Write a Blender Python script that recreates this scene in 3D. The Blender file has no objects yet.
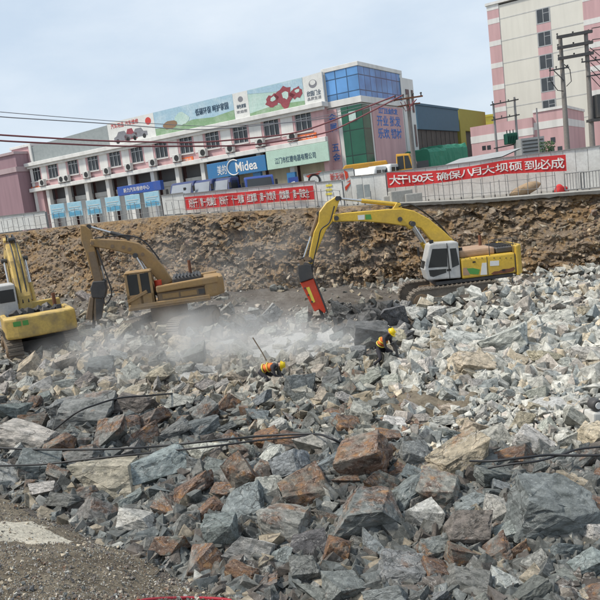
import bpy, bmesh, math, random
import numpy as np
from mathutils import Vector, Matrix, noise as mnoise
rng = random.Random(7)
nrng = np.random.default_rng(11)
R = math.radians
sc = bpy.context.scene
COL = sc.collection

# ------------------------------------------------------------------ camera
FPX, ROLL, HORY, CAMZ = 690.0, R(7.0), 200.0, 5.5
PITCH = math.atan((300 - HORY) * math.cos(ROLL) / FPX)
FW = Vector((0, math.cos(PITCH), -math.sin(PITCH)))
UP0 = Vector((0, math.sin(PITCH), math.cos(PITCH)))
RT0 = Vector((1, 0, 0))
RT = RT0 * math.cos(ROLL) - UP0 * math.sin(ROLL)
UP = RT0 * math.sin(ROLL) + UP0 * math.cos(ROLL)
CP = Vector((0, 0, CAMZ))
cd = bpy.data.cameras.new('camera'); cam = bpy.data.objects.new('camera', cd); COL.objects.link(cam)
M3 = Matrix((RT, UP, -FW)).transposed()
cam.matrix_world = Matrix.Translation(CP) @ M3.to_4x4()
cd.sensor_width = 36; cd.sensor_fit = 'HORIZONTAL'; cd.lens = 36 * FPX / 600
cd.clip_start = 0.1; cd.clip_end = 3000
sc.camera = cam
sc.cycles.volume_bounces = 2; sc.cycles.volume_max_steps = 256

def ray(px, py):
    return FW * FPX + RT * (px - 300) + UP * (300 - py)
def at(px, py, y):                      # point on the picture ray at world depth y
    r = ray(px, py); return CP + r * (y / r.y)
def at_z(px, py, z):
    r = ray(px, py); return CP + r * ((z - CAMZ) / r.z)
def proj(p):
    v = Vector(p) - CP; d = v.dot(FW)
    return 300 + FPX * v.dot(RT) / d, 300 - FPX * v.dot(UP) / d, d

# ------------------------------------------------------------------ world and sun
SUN_EL, SUN_AZ = R(56), R(258)          # azimuth clockwise from +Y (north): behind the camera, left
w = bpy.data.worlds.new("World"); sc.world = w; w.use_nodes = True
nt = w.node_tree; nt.nodes.clear()
def wn(t): return nt.nodes.new(t)
out = wn('ShaderNodeOutputWorld'); bg = wn('ShaderNodeBackground'); bg.inputs['Strength'].default_value = 0.1
sky = wn('ShaderNodeTexSky'); sky.sky_type = 'NISHITA'; sky.sun_disc = False
sky.sun_elevation = SUN_EL; sky.sun_rotation = SUN_AZ; sky.dust_density = 3.0; sky.air_density = 1.0
tc = wn('ShaderNodeTexCoord'); mp = wn('ShaderNodeMapping'); mp.inputs['Scale'].default_value = (1.0, 1.0, 2.6)
nz = wn('ShaderNodeTexNoise'); nz.inputs['Scale'].default_value = 2.4; nz.inputs['Detail'].default_value = 6; nz.inputs['Roughness'].default_value = 0.55
rp = wn('ShaderNodeValToRGB')
rp.color_ramp.elements[0].position = 0.42; rp.color_ramp.elements[0].color = (4.0, 4.75, 5.6, 1)
rp.color_ramp.elements[1].position = 0.72; rp.color_ramp.elements[1].color = (5.4, 5.9, 6.4, 1)
mx = wn('ShaderNodeMix'); mx.data_type = 'RGBA'; mx.inputs[0].default_value = 0.86
nt.links.new(tc.outputs['Generated'], mp.inputs['Vector']); nt.links.new(mp.outputs[0], nz.inputs['Vector'])
nt.links.new(nz.outputs['Fac'], rp.inputs[0]); nt.links.new(sky.outputs[0], mx.inputs[6]); nt.links.new(rp.outputs[0], mx.inputs[7])
nt.links.new(mx.outputs[2], bg.inputs['Color']); nt.links.new(bg.outputs[0], out.inputs['Surface'])
sd = bpy.data.lights.new('sun', 'SUN'); sd.energy = 2.3; sd.angle = R(7); sd.color = (1.0, 0.94, 0.84)
so = bpy.data.objects.new('sun', sd); COL.objects.link(so)
sdir = Vector((math.sin(SUN_AZ) * math.cos(SUN_EL), math.cos(SUN_AZ) * math.cos(SUN_EL), math.sin(SUN_EL)))
so.rotation_euler = sdir.to_track_quat('Z', 'Y').to_euler(); so.location = (-20, -20, 60)
vs = sc.view_settings; vs.view_transform = 'Standard'; vs.look = 'None'; vs.exposure = 0.7; vs.gamma = 1.0; vs.use_curve_mapping = False

# ------------------------------------------------------------------ helpers
def tag(o, label=None, cat=None, group=None, kind=None):
    if label: o['label'] = label
    if cat: o['category'] = cat
    if group: o['group'] = group
    if kind: o['kind'] = kind
    return o
def empty(name, loc=(0, 0, 0), rz=0.0, label=None, cat=None, group=None):
    o = bpy.data.objects.new(name, None); COL.objects.link(o); o.empty_display_size = 0.3
    o.location = loc; o.rotation_euler = (0, 0, rz); return tag(o, label, cat, group)
def copy_tree(o, parent=None):
    c = o.copy(); COL.objects.link(c)
    if parent is not None: c.parent = parent
    for ch in list(o.children): copy_tree(ch, c)
    return c

class MB:
    def __init__(s): s.v = []; s.f = []; s.sm = []
    def add(s, vs_, fs_, smooth=False):
        b = len(s.v); s.v += [tuple(x) for x in vs_]; s.f += [tuple(i + b for i in f) for f in fs_]; s.sm += [smooth] * len(fs_); return s
    def box(s, x0, x1, y0, y1, z0, z1):
        return s.add([(x, y, z) for z in (z0, z1) for y in (y0, y1) for x in (x0, x1)],
                     [(0, 2, 3, 1), (4, 5, 7, 6), (0, 1, 5, 4), (2, 6, 7, 3), (0, 4, 6, 2), (1, 3, 7, 5)])
    def obox(s, c, size, m=None):
        c = Vector(c); hx, hy, hz = [q / 2 for q in size]; m = m or Matrix.Identity(3)
        return s.add([c + m @ Vector((x, y, z)) for z in (-hz, hz) for y in (-hy, hy) for x in (-hx, hx)],
                     [(0, 2, 3, 1), (4, 5, 7, 6), (0, 1, 5, 4), (2, 6, 7, 3), (0, 4, 6, 2), (1, 3, 7, 5)])
    def bar(s, p, q, w, h, up=(0, 0, 1)):       # rectangular bar from p to q
        p, q = Vector(p), Vector(q); d = (q - p); L = d.length; d.normalize()
        u = Vector(up)
        if abs(d.dot(u)) > .98: u = Vector((1, 0, 0))
        sd_ = d.cross(u).normalized(); u = sd_.cross(d)
        return s.obox((p + q) / 2, (L, w, h), Matrix((d, sd_, u)).transposed())
    def xz(s, poly, y0, y1):                    # polygon in the xz plane, thick in y
        n = len(poly); a = sum(poly[i][0] * poly[(i + 1) % n][1] - poly[(i + 1) % n][0] * poly[i][1] for i in range(n))
        if a < 0: poly = poly[::-1]
        V = [(x, y0, z) for x, z in poly] + [(x, y1, z) for x, z in poly]
        F = [tuple(range(n)), tuple(range(2 * n - 1, n - 1, -1))] + [(i, n + i, n + (i + 1) % n, (i + 1) % n) for i in range(n)]
        return s.add(V, F)
    def xy(s, poly, z0, z1):
        n = len(poly); a = sum(poly[i][0] * poly[(i + 1) % n][1] - poly[(i + 1) % n][0] * poly[i][1] for i in range(n))
        if a < 0: poly = poly[::-1]
        V = [(x, y, z0) for x, y in poly] + [(x, y, z1) for x, y in poly]
        F = [tuple(range(n - 1, -1, -1)), tuple(range(n, 2 * n))] + [(i, (i + 1) % n, n + (i + 1) % n, n + i) for i in range(n)]
        return s.add(V, F)
    def cyl(s, p, q, r0, r1=None, n=12):
        p, q = Vector(p), Vector(q); r1 = r0 if r1 is None else r1
        d = (q - p).normalized(); u = d.orthogonal().normalized(); v = d.cross(u)
        V = []
        for c, r in ((p, r0), (q, r1)):
            for i in range(n):
                a = 2 * math.pi * i / n; V.append(c + u * (r * math.cos(a)) + v * (r * math.sin(a)))
        s.add(V, [(i, (i + 1) % n, n + (i + 1) % n, n + i) for i in range(n)], True)
        return s.add(V, [tuple(range(n - 1, -1, -1)), tuple(range(n, 2 * n))])
    def tube(s, pts, r, n=6):
        pts = [Vector(p) for p in pts]; V = []; m = len(pts); u = None
        for i, p in enumerate(pts):
            d = (pts[min(i + 1, m - 1)] - pts[max(i - 1, 0)]).normalized()
            u = d.orthogonal().normalized() if u is None else (u - d * u.dot(d)).normalized()
            v = d.cross(u)
            for k in range(n):
                a = 2 * math.pi * k / n; V.append(p + (u * math.cos(a) + v * math.sin(a)) * r)
        F = [(i * n + k, i * n + (k + 1) % n, (i + 1) * n + (k + 1) % n, (i + 1) * n + k) for i in range(m - 1) for k in range(n)]
        s.add(V, F, True); return s.add(V[:n] + V[-n:], [tuple(range(n - 1, -1, -1)), tuple(range(n, 2 * n))])
    def dome(s, c, rx, ry, rz, n=14, m=6, lo=0.0):
        V = []; F = []
        for j in range(m + 1):
            t = lo + (math.pi / 2 - lo) * j / m
            for i in range(n):
                a = 2 * math.pi * i / n; V.append((c[0] + rx * math.cos(t) * math.cos(a), c[1] + ry * math.cos(t) * math.sin(a), c[2] + rz * math.sin(t)))
        for j in range(m):
            for i in range(n): F.append((j * n + i, j * n + (i + 1) % n, (j + 1) * n + (i + 1) % n, (j + 1) * n + i))
        F.append(tuple(range(n - 1, -1, -1))); return s.add(V, F, True)
    def build(s, name, mat, parent=None, bevel=0.0, label=None, seg=1):
        me = bpy.data.meshes.new(name); me.from_pydata(s.v, [], s.f); 
        me.polygons.foreach_set('use_smooth', s.sm); me.update()
        if bevel > 0:
            bm = bmesh.new(); bm.from_mesh(me)
            bmesh.ops.remove_doubles(bm, verts=bm.verts, dist=1e-5)
            bmesh.ops.recalc_face_normals(bm, faces=bm.faces)
            ed = [e for e in bm.edges if e.is_manifold and e.calc_face_angle(0) > 0.6]
            if ed: bmesh.ops.bevel(bm, geom=ed, offset=bevel, segments=seg, affect='EDGES', profile=0.6, clamp_overlap=True)
            bm.to_mesh(me); bm.free()
        me.materials.append(mat)
        o = bpy.data.objects.new(name, me); COL.objects.link(o)
        if parent is not None: o.parent = parent
        if label: o['label'] = label
        return o

# ------------------------------------------------------------------ materials
class NT:
    def __init__(s, name):
        s.m = bpy.data.materials.new(name); s.m.use_nodes = True; s.t = s.m.node_tree; s.b = s.t.nodes['Principled BSDF']
        s.tc = s.t.nodes.new('ShaderNodeTexCoord')
    def n(s, t, **k):
        o = s.t.nodes.new(t)
        for a, v in k.items(): setattr(o, a, v)
        return o
    def l(s, a, b): s.t.links.new(a, b)
    def noise(s, scale, detail=5, rough=.55, vec=None, dist=0.0):
        o = s.n('ShaderNodeTexNoise'); o.inputs['Scale'].default_value = scale; o.inputs['Detail'].default_value = detail
        o.inputs['Roughness'].default_value = rough; o.inputs['Distortion'].default_value = dist
        s.l(vec if vec is not None else s.tc.outputs['Object'], o.inputs['Vector']); return o.outputs['Fac']
    def ramp(s, fac, stops):
        o = s.n('ShaderNodeValToRGB'); e = o.color_ramp.elements
        while len(e) < len(stops): e.new(0.5)
        for i, (p, c) in enumerate(stops):
            e[i].position = p; e[i].color = (*c, 1) if not isinstance(c, (int, float)) else (c, c, c, 1)
        s.l(fac, o.inputs[0]); return o.outputs[0]
    def mix(s, fac, a, b, mode='MIX'):
        o = s.n('ShaderNodeMix', data_type='RGBA', blend_type=mode)
        for sock, v in ((o.inputs[0], fac), (o.inputs[6], a), (o.inputs[7], b)):
            if hasattr(v, 'is_output'): s.l(v, sock)
            elif isinstance(v, (int, float)): sock.default_value = v if sock == o.inputs[0] else (v, v, v, 1)
            else: sock.default_value = (*v, 1)
        return o.outputs[2]
    def math(s, op, a, b=0.0):
        o = s.n('ShaderNodeMath', operation=op)
        for i, v in enumerate((a, b)):
            if hasattr(v, 'is_output'): s.l(v, o.inputs[i])
            else: o.inputs[i].default_value = v
        return o.outputs[0]
    def bump(s, h, strength=.4, dist=.05):
        o = s.n('ShaderNodeBump'); o.inputs['Strength'].default_value = strength; o.inputs['Distance'].default_value = dist
        s.l(h, o.inputs['Height']); s.l(o.outputs[0], s.b.inputs['Normal'])
    def fin(s, col, rough=.6, metal=0.0, spec=None):
        if hasattr(col, 'is_output'): s.l(col, s.b.inputs['Base Color'])
        else: s.b.inputs['Base Color'].default_value = (*col, 1)
        if hasattr(rough, 'is_output'): s.l(rough, s.b.inputs['Roughness'])
        else: s.b.inputs['Roughness'].default_value = rough
        s.b.inputs['Metallic'].default_value = metal
        if spec is not None: s.b.inputs['Specular IOR Level'].default_value = spec
        return s.m
def sc3(c, k): return tuple(min(1, x * k) for x in c)
def paint(name, c, rough=.5, dirt=.35, dirtc=(.16, .13, .10), scale=1.5, metal=0.0, bump=.1):
    t = NT(name)
    a = t.noise(scale, 6, .6); b = t.noise(scale * 7, 4, .6)
    m = t.ramp(a, [(.42, 0.0), (.75, 1.0)])
    col = t.mix(t.math('MULTIPLY', m, dirt), c, dirtc)
    col = t.mix(t.ramp(b, [(.4, 0.0), (.75, .5)]), col, sc3(c, .62))
    sc_n = t.noise(scale * 22, 5, .75); col = t.mix(t.ramp(sc_n, [(.60, 0.0), (.70, min(1, dirt * 1.2))]), col, sc3(dirtc, .7))
    t.bump(b, bump, .02)
    return t.fin(col, rough, metal)
def stucco(name, c, streak=.6):
    t = NT(name)
    mp = t.n('ShaderNodeMapping'); mp.inputs['Scale'].default_value = (1.2, 1.2, .12); t.l(t.tc.outputs['Object'], mp.inputs[0])
    a = t.noise(1.0, 6, .6, mp.outputs[0]); b = t.noise(.35, 4, .5); c2 = t.noise(14, 3, .6)
    col = t.mix(t.ramp(a, [(.42, 0.0), (.72, streak)]), c, sc3(c, .62))
    col = t.mix(t.ramp(b, [(.35, 0.0), (.8, .3)]), col, sc3(c, .8))
    t.bump(c2, .15, .02); return t.fin(col, .85)
def glass(name, c, rough=.12, grid=None):
    t = NT(name); a = t.noise(.5, 3, .5)
    col = t.mix(t.ramp(a, [(.35, 0.0), (.7, 1.0)]), c, sc3(c, 1.6))
    if grid:
        br = t.n('ShaderNodeTexBrick'); br.offset = 0; br.inputs['Scale'].default_value = 1
        br.inputs['Brick Width'].default_value = grid[0]; br.inputs['Row Height'].default_value = grid[1]; br.inputs['Mortar Size'].default_value = .05
        br.inputs['Color1'].default_value = (1, 1, 1, 1); br.inputs['Color2'].default_value = (.6, .6, .6, 1); br.inputs['Mortar'].default_value = (.0, .0, .0, 1)
        cx = t.n('ShaderNodeCombineXYZ'); sp = t.n('ShaderNodeSeparateXYZ'); t.l(t.tc.outputs['Object'], sp.inputs[0])
        t.l(t.math('ADD', sp.outputs[0], sp.outputs[1]), cx.inputs[0]); t.l(sp.outputs[2], cx.inputs[1]); t.l(cx.outputs[0], br.inputs['Vector'])
        col = t.mix(.75, col, br.outputs['Color'], 'MULTIPLY')
    return t.fin(col, rough, 0.0, .6)
def plain(name, c, rough=.6, metal=0.0):
    t = NT(name); a = t.noise(6, 4, .6); return t.fin(t.mix(t.ramp(a, [(.3, 0.0), (.8, .5)]), c, sc3(c, .75)), rough, metal)

M = {}
M['pink'] = stucco('pink_stucco', (.56, .355, .36)); M['white'] = stucco('white_stucco', (.70, .69, .66)); M['cream'] = stucco('cream_stucco', (.66, .64, .57), .25)
M['mauve'] = stucco('mauve_cladding', (.30, .19, .215)); M['mauve2'] = stucco('pale_mauve', (.42, .32, .33))
M['win'] = glass('window_glass', (.035, .04, .045)); M['frame'] = plain('window_frame', (.38, .39, .39), .4)
M['bglass'] = glass('blue_glass', (.10, .25, .50), .15, (1.15, 1.3)); M['gglass'] = glass('green_glass', (.012, .09, .05), .2, (1.4, 2.2))
M['dgreen'] = glass('dark_green_glass', (.01, .055, .04), .25, (1.2, 1.6)); M['recess'] = plain('dark_recess', (.085, .087, .09), .6)
M['shutter'] = stucco('beige_shutter', (.50, .45, .33)); M['pale'] = stucco('pale_grey_wall', (.5, .5, .48))
M['bluesign'] = paint('blue_sign', (.03, .17, .38), .5, .2); M['greensign'] = paint('pale_green_sign', (.45, .62, .52), .5, .2)
M['navy'] = paint('navy_paint', (.018, .035, .14), .35, .25); M['dkblue'] = paint('deep_blue', (.02, .06, .28), .4, .2)
M['awn'] = paint('blue_awning', (.02, .08, .35), .6, .3); M['orange'] = plain('orange_sign', (.75, .16, .04))
M['acw'] = paint('white_enamel', (.62, .61, .58), .5, .35, (.3, .26, .2)); M['black'] = plain('black_plastic', (.02, .02, .02), .5)
M['red'] = plain('red_cloth', (.58, .030, .032), .75); M['whitetxt'] = plain('white_lettering', (.75, .73, .70), .7)
M['bluetxt'] = plain('blue_lettering', (.05, .16, .45), .6); M['dktxt'] = plain('dark_lettering', (.03, .07, .12), .6); M['redtxt'] = plain('red_lettering', (.55, .05, .04), .6)
M['hoard'] = paint('white_hoarding', (.70, .70, .67), .6, .45, (.35, .32, .27), 1.1); M['concrete'] = paint('weathered_concrete', (.38, .37, .34), .9, .5, (.2, .18, .15), 1.3, bump=.4)
M['rail'] = paint('grey_railing', (.25, .25, .25), .5, .4); M['pole'] = paint('concrete_pole', (.22, .205, .19), .85, .4)
M['steel'] = paint('dark_steel', (.05, .05, .052), .55, .4); M['chrome'] = plain('chrome_rod', (.6, .6, .6), .2, .8)
M['wire'] = plain('black_cable', (.02, .02, .022), .5); M['redwire'] = plain('red_brown_cable', (.22, .07, .075), .6); M['greywire'] = plain('grey_cable', (.20, .20, .22), .6)
M['yel'] = paint('yellow_machine_paint', (.66, .43, .05), .42, .4, (.22, .15, .07), 1.7); M['yel2'] = paint('orange_yellow_paint', (.34, .21, .085), .75, .9, (.24, .18, .125), 1.6)
M['yel3'] = paint('worn_yellow_paint', (.58, .40, .11), .6, .95, (.20, .15, .09), 2.0); M['cabgrey'] = paint('light_grey_cab_paint', (.50, .50, .49), .45, .35, (.28, .24, .18))
M['track'] = paint('dusty_track_steel', (.16, .135, .11), .85, .7, (.30, .25, .19), 2.5, bump=.5); M['rust'] = paint('rusty_steel', (.18, .07, .035), .85, .5, (.08, .045, .03))
M['redpaint'] = paint('red_machine_paint', (.62, .055, .02), .45, .4, (.22, .1, .06), 2.5); M['brownst'] = paint('brown_dusty_steel', (.22, .15, .09), .7, .5)
M['palewin'] = glass('pale_windscreen', (.22, .24, .27), .15); M['tint'] = glass('tinted_cab_glass', (.025, .028, .03), .22); M['hood'] = paint('tan_hood', (.42, .27, .17), .7, .4)
M['vyel'] = paint('vehicle_yellow', (.62, .32, .03), .5, .45); M['vwhite'] = paint('vehicle_white', (.68, .68, .67), .35, .25); M['tyre'] = plain('tyre_rubber', (.025, .024, .023), .9)
M['lamp'] = plain('lamp_lens', (.55, .55, .5), .2); M['sky1'] = paint('poster_pale_blue', (.34, .60, .72), .5, .6, (.62, .74, .78), 1.2); M['poster'] = plain('poster_blue', (.12, .38, .56), .6)
M['bgreen'] = paint('green_tarpaulin', (.03, .22, .13), .6, .4, (.015, .12, .075), 1.2, bump=.5); M['steelblue'] = paint('steel_blue_cladding', (.045, .125, .19), .6, .25, (.03, .08, .12))
M['olive'] = paint('olive_yellow_cladding', (.34, .31, .06), .7, .25, (.25, .22, .06)); M['lemon'] = paint('lemon_wall', (.72, .60, .10), .7, .15)
M['dclad'] = paint('dark_cladding', (.045, .05, .052), .6, .3); M['roofgrey'] = paint('grey_sheet_roof', (.36, .37, .37), .6, .5, (.2, .19, .18)); M['greypanel'] = paint('blank_grey_panel', (.30, .33, .33), .7, .6, (.18, .21, .21), 2.2)
M['trgreen'] = plain('transformer_green', (.01, .085, .055), .5); M['cloth'] = plain('dark_work_clothes', (.035, .033, .04), .9); M['skin'] = plain('skin', (.42, .24, .16), .6)
M['vest'] = plain('orange_safety_vest', (.70, .17, .03), .7); M['vesty'] = plain('yellow_reflective_strip', (.72, .60, .08), .5); M['helmet'] = plain('yellow_helmet', (.80, .58, .01), .3)
M['boot'] = plain('boot_rubber', (.03, .028, .025), .8); M['glove'] = plain('pale_glove', (.5, .48, .42), .9); M['bundle'] = paint('tan_sacking', (.40, .28, .17), .9, .5); M['hosered'] = plain('red_hose', (.40, .02, .035), .5)
M['pgreen'] = paint('poster_green', (.20, .33, .18), .6, .7, (.42, .50, .40), 1.0); M['psky'] = paint('poster_sky', (.34, .50, .60), .6, .8, (.62, .70, .72), .7); M['ppale'] = paint('poster_pale_green', (.42, .58, .52), .6, .6, (.70, .74, .70), .8)
M['pwhite'] = paint('poster_white', (.70, .70, .67), .6, .2); M['pred'] = paint('poster_crimson', (.30, .06, .075), .5, .5, (.09, .01, .02), 6); M['pgrey'] = paint('poster_grey_car', (.22, .22, .24), .5, .5, (.08, .08, .09), 3); M['pbrown'] = paint('poster_brown', (.25, .15, .08), .6, .5)
M['stickg'] = plain('green_sticker', (.08, .28, .06)); M['stickw'] = plain('white_sticker', (.7, .7, .68)); M['green_leaf'] = plain('leaf_green', (.05, .10, .035), .8)

# rock and soil materials
def rock_mat(name, attr):
    t = NT(name)
    if attr:
        a = t.n('ShaderNodeAttribute', attribute_name='tint'); base, amt = a.outputs['Color'], a.outputs['Alpha']
        vec = t.tc.outputs['Object']
    else:
        oi = t.n('ShaderNodeObjectInfo'); base, amt = oi.outputs['Color'], oi.outputs['Alpha']
        ad = t.n('ShaderNodeVectorMath', operation='ADD'); cx = t.n('ShaderNodeCombineXYZ')
        rnd = t.math('MULTIPLY', oi.outputs['Random'], 60.0)
        for i in range(3): t.l(rnd, cx.inputs[i])
        t.l(t.tc.outputs['Object'], ad.inputs[0]); t.l(cx.outputs[0], ad.inputs[1]); vec = ad.outputs[0]
    k = 1.0 if not attr else 1.0
    n1 = t.noise(1.3 * k, 7, .66, vec, .25); n2 = t.noise(5.0, 8, .72, vec, .1); n3 = t.noise(22, 5, .7, vec); n4 = t.noise(2.4, 5, .6, vec, .8)
    dark = t.mix(1.0, base, (.40, .42, .40), 'MULTIPLY'); lite = t.mix(1.0, base, (1.55, 1.54, 1.50), 'MULTIPLY')
    col = t.mix(t.ramp(n2, [(.33, 0.0), (.66, 1.0)]), dark, lite)
    # iron stain in patches, amount per rock
    st = t.math('SUBTRACT', t.math('ADD', n1, t.math('MULTIPLY', n2, .35)), t.math('SUBTRACT', 1.02, t.math('MULTIPLY', amt, .62)))
    stm = t.ramp(t.math('MULTIPLY', st, 9.0), [(.0, 0.0), (1.0, .88)])
    rc = t.ramp(n4, [(.32, (.065, .042, .034)), (.46, (.15, .088, .062)), (.58, (.23, .125, .07)), (.66, (.36, .185, .07)), (.80, (.36, .27, .18))])
    col = t.mix(stm, col, rc)
    # quartz veins
    v = t.math('ABSOLUTE', t.math('SUBTRACT', n4, .5)); vm = t.ramp(v, [(.0, .55), (.014, 0.0)])
    col = t.mix(t.math('MULTIPLY', vm, t.ramp(n1, [(.45, 0.0), (.6, 1.0)])), col, (.55, .53, .50))
    col = t.mix(t.ramp(n3, [(.25, .45), (.45, 0.0)]), col, sc3((.10, .10, .11), .9))
    n5 = t.noise(13, 6, .75, vec); col = t.mix(t.ramp(n5, [(.56, 0.0), (.66, .75)]), col, t.mix(1.0, base, (2.1, 2.05, 1.95), 'MULTIPLY'))
    vo = t.n('ShaderNodeTexVoronoi', feature='DISTANCE_TO_EDGE'); vo.inputs['Scale'].default_value = 2.6
    wv = t.n('ShaderNodeVectorMath', operation='MULTIPLY_ADD'); cx2 = t.n('ShaderNodeCombineXYZ'); 
    for i in range(3): t.l(n2, cx2.inputs[i])
    wv.inputs[1].default_value = (.35, .35, .35); t.l(cx2.outputs[0], wv.inputs[0]); t.l(vec, wv.inputs[2]); t.l(wv.outputs[0], vo.inputs['Vector'])
    ck = t.ramp(vo.outputs['Distance'], [(.0, 1.0), (.022, 0.0)]); ckm = t.math('MULTIPLY', ck, t.ramp(n1, [(.42, 0.0), (.55, .8)]))
    col = t.mix(ckm, col, (.045, .04, .038))
    h = t.math('SUBTRACT', t.math('ADD', t.math('MULTIPLY', n2, 1.0), t.math('MULTIPLY', n3, .28)), t.math('MULTIPLY', ckm, .5))
    t.bump(h, .7 if not attr else .35, .09 if not attr else .05)
    return t.fin(col, .88, 0.0, .3)
M['rock'] = rock_mat('blasted_rock', False); M['rubble'] = rock_mat('rubble_rock', True)

def soil_mat(name, stops, scale=.6, bumpd=.12):
    t = NT(name); a = t.noise(scale, 9, .68, None, .5); b = t.noise(scale * 9, 7, .7); c = t.noise(scale * 40, 4, .7)
    col = t.ramp(a, stops); col = t.mix(t.ramp(b, [(.35, .55), (.62, 0.0)]), col, (.07, .055, .045))
    col = t.mix(t.ramp(c, [(.55, 0.0), (.75, .5)]), col, (.42, .38, .33))
    t.bump(t.math('ADD', b, t.math('MULTIPLY', c, .4)), .9, bumpd); return t.fin(col, .95, 0, .2)
M['floor'] = soil_mat('crushed_rock_dust_gap_shade', [(.30, (.085, .075, .065)), (.48, (.16, .14, .12)), (.68, (.24, .22, .195))])  # rock dust, darkened in colour so crevices between rocks look shaded
M['wallsoil'] = soil_mat('excavated_earth', [(.25, (.16, .105, .07)), (.35, (.30, .195, .115)), (.46, (.50, .33, .17)), (.53, (.36, .285, .22)), (.62, (.54, .38, .22)), (.74, (.52, .45, .35))], .55, .3)
M['bank'] = soil_mat('gravelly_soil', [(.3, (.13, .105, .075)), (.5, (.21, .175, .125)), (.7, (.32, .275, .205))], 1.2, .05)
M['street'] = soil_mat('dusty_concrete_street', [(.3, (.28, .26, .23)), (.7, (.40, .38, .34))], .3, .02)
M['sand'] = soil_mat('pale_sand', [(.3, (.66, .60, .48)), (.7, (.76, .71, .59))], 2.0, .03)

# ------------------------------------------------------------------ terrain
def interp(x, xs, ys): return float(np.interp(x, xs, ys))
RIM_PX = [-160, -60, 0, 80, 160, 240, 320, 400, 480, 560, 600, 700, 800]
RIM_PY = [254, 241, 234, 224.5, 216.5, 211.5, 207.5, 203.5, 200, 193.5, 190.5, 182, 173]
RIM_D = [56, 52, 49, 46.7, 44.6, 42.9, 41.4, 40, 38.6, 37.2, 36.4, 35, 34]
RIM = [at(a, b, d) for a, b, d in zip(RIM_PX, RIM_PY, RIM_D)]
RIMX = [p.x for p in RIM]; RIMY = [p.y for p in RIM]; RIMZ = [p.z for p in RIM]
def rim_y(x): return np.interp(x, RIMX, RIMY)
def rim_z(x): return np.interp(x, RIMX, RIMZ)
def street_z(x, y):
    t = min(1, max(0, (y - float(rim_y(x)) - 3) / 18)); t = t * t * (3 - 2 * t)
    return float(rim_z(x)) * (1 - t) + 5.2 * t
# gravel bank at the near left: half-plane beyond a line through two picture points
BA, BB = at_z(-10, 482, .25), at_z(262, 604, .25)
BN = Vector((-(BB - BA).y, (BB - BA).x, 0)).normalized()
if BN.dot(Vector((0, 0, 0)) - BA) < 0: BN = -BN
def sstep(t): t = min(1.0, max(0.0, t)); return t * t * (3 - 2 * t)
def n3(x, y, z=0.0): return mnoise.noise(Vector((x, y, z)))
def gauss(x, y, cx, cy, sx, sy): return math.exp(-((x - cx) / sx) ** 2 - ((y - cy) / sy) ** 2)
WB = at_z(172, 322, .7); WC = at_z(35, 352, .5); WA = at_z(462, 301, .3)
HEAP = at_z(520, 318, .6); DK = at_z(368, 318, .5)
def ter(x, y):
    z = .10 * n3(x * .45, y * .45, 31) + .28 * n3(x * .22, y * .22, 3) + .14 * n3(x * .7, y * .7, 9) + .05 * n3(x * 2, y * 2, 1)
    bd = (x - BA.x) * BN.x + (y - BA.y) * BN.y
    if bd > -1: z += 1.0 * sstep((bd + .4) / 2.6) + .22 * max(0, bd - 1.5)
    z += .45 * gauss(x, y, WB.x, WB.y, 5, 3.5) + .55 * gauss(x, y, WB.x - .1, WB.y - 3.0, 3.0, .9) + .3 * gauss(x, y, WC.x, WC.y, 4, 3.5)
    z += .42 * gauss(x, y, WA.x, WA.y - 2.3, 2.6, .8); z += .35 * gauss(x, y, HEAP.x, 27.5, 5.5, 2.2) + .55 * gauss(x, y, DK.x, DK.y, 1.6, 1.1)
    z += .35 * gauss(x, y, 1.4, 12.5, 3.5, 2.2) + .25 * gauss(x, y, -5, 17, 4, 2)
    if y < 7.5 and bd < 0: z += .25 * (7.5 - y)
    d = float(rim_y(x)) - y                       # talus towards the wall
    left = sstep((4 - x) / 16)
    z += (1.6 * left + .3) * sstep(1 - (d - 2) / (4 + 5 * left)) 
    return z
def grid_mesh(name, xs, ys, zf, mat):
    V = [(x, y, zf(x, y)) for y in ys for x in xs]; nx = len(xs)
    F = [(j * nx + i, j * nx + i + 1, (j + 1) * nx + i + 1, (j + 1) * nx + i) for j in range(len(ys) - 1) for i in range(nx - 1)]
    m = MB(); m.add(V, F, True); return m.build(name, mat)
ys_t = list(np.arange(-12, 6, .6)) + list(np.arange(6, 24, .16)) + list(np.arange(24, 54, .3))
xs_t = list(np.arange(-44, -14, .6)) + list(np.arange(-14, 14, .18)) + list(np.arange(14, 44, .6))
tag(grid_mesh('pit_floor', xs_t, ys_t, lambda x, y: ter(x, y), M['floor']), kind='structure')
# pale bank surface sheet just above the floor
bv = []
m = MB(); g = .14
xs_b = list(np.arange(-13, 2.5, g)); ys_b = list(np.arange(2, 18, g)); idx = {}
for j, y in enumerate(ys_b):
    for i, x in enumerate(xs_b):
        bd = (x - BA.x) * BN.x + (y - BA.y) * BN.y + .5 * n3(x * .9, y * .9, 5)
        if bd > .15: idx[i, j] = len(m.v); m.v.append((x, y, ter(x, y) + .02 + .03 * n3(x * 3, y * 3)))
for (i, j) in list(idx):
    q = [(i, j), (i + 1, j), (i + 1, j + 1), (i, j + 1)]
    if all(k in idx for k in q): m.f.append(tuple(idx[k] for k in q)); m.sm.append(True)
tag(m.build('gravel_bank', M['bank']), kind='structure')
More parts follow.
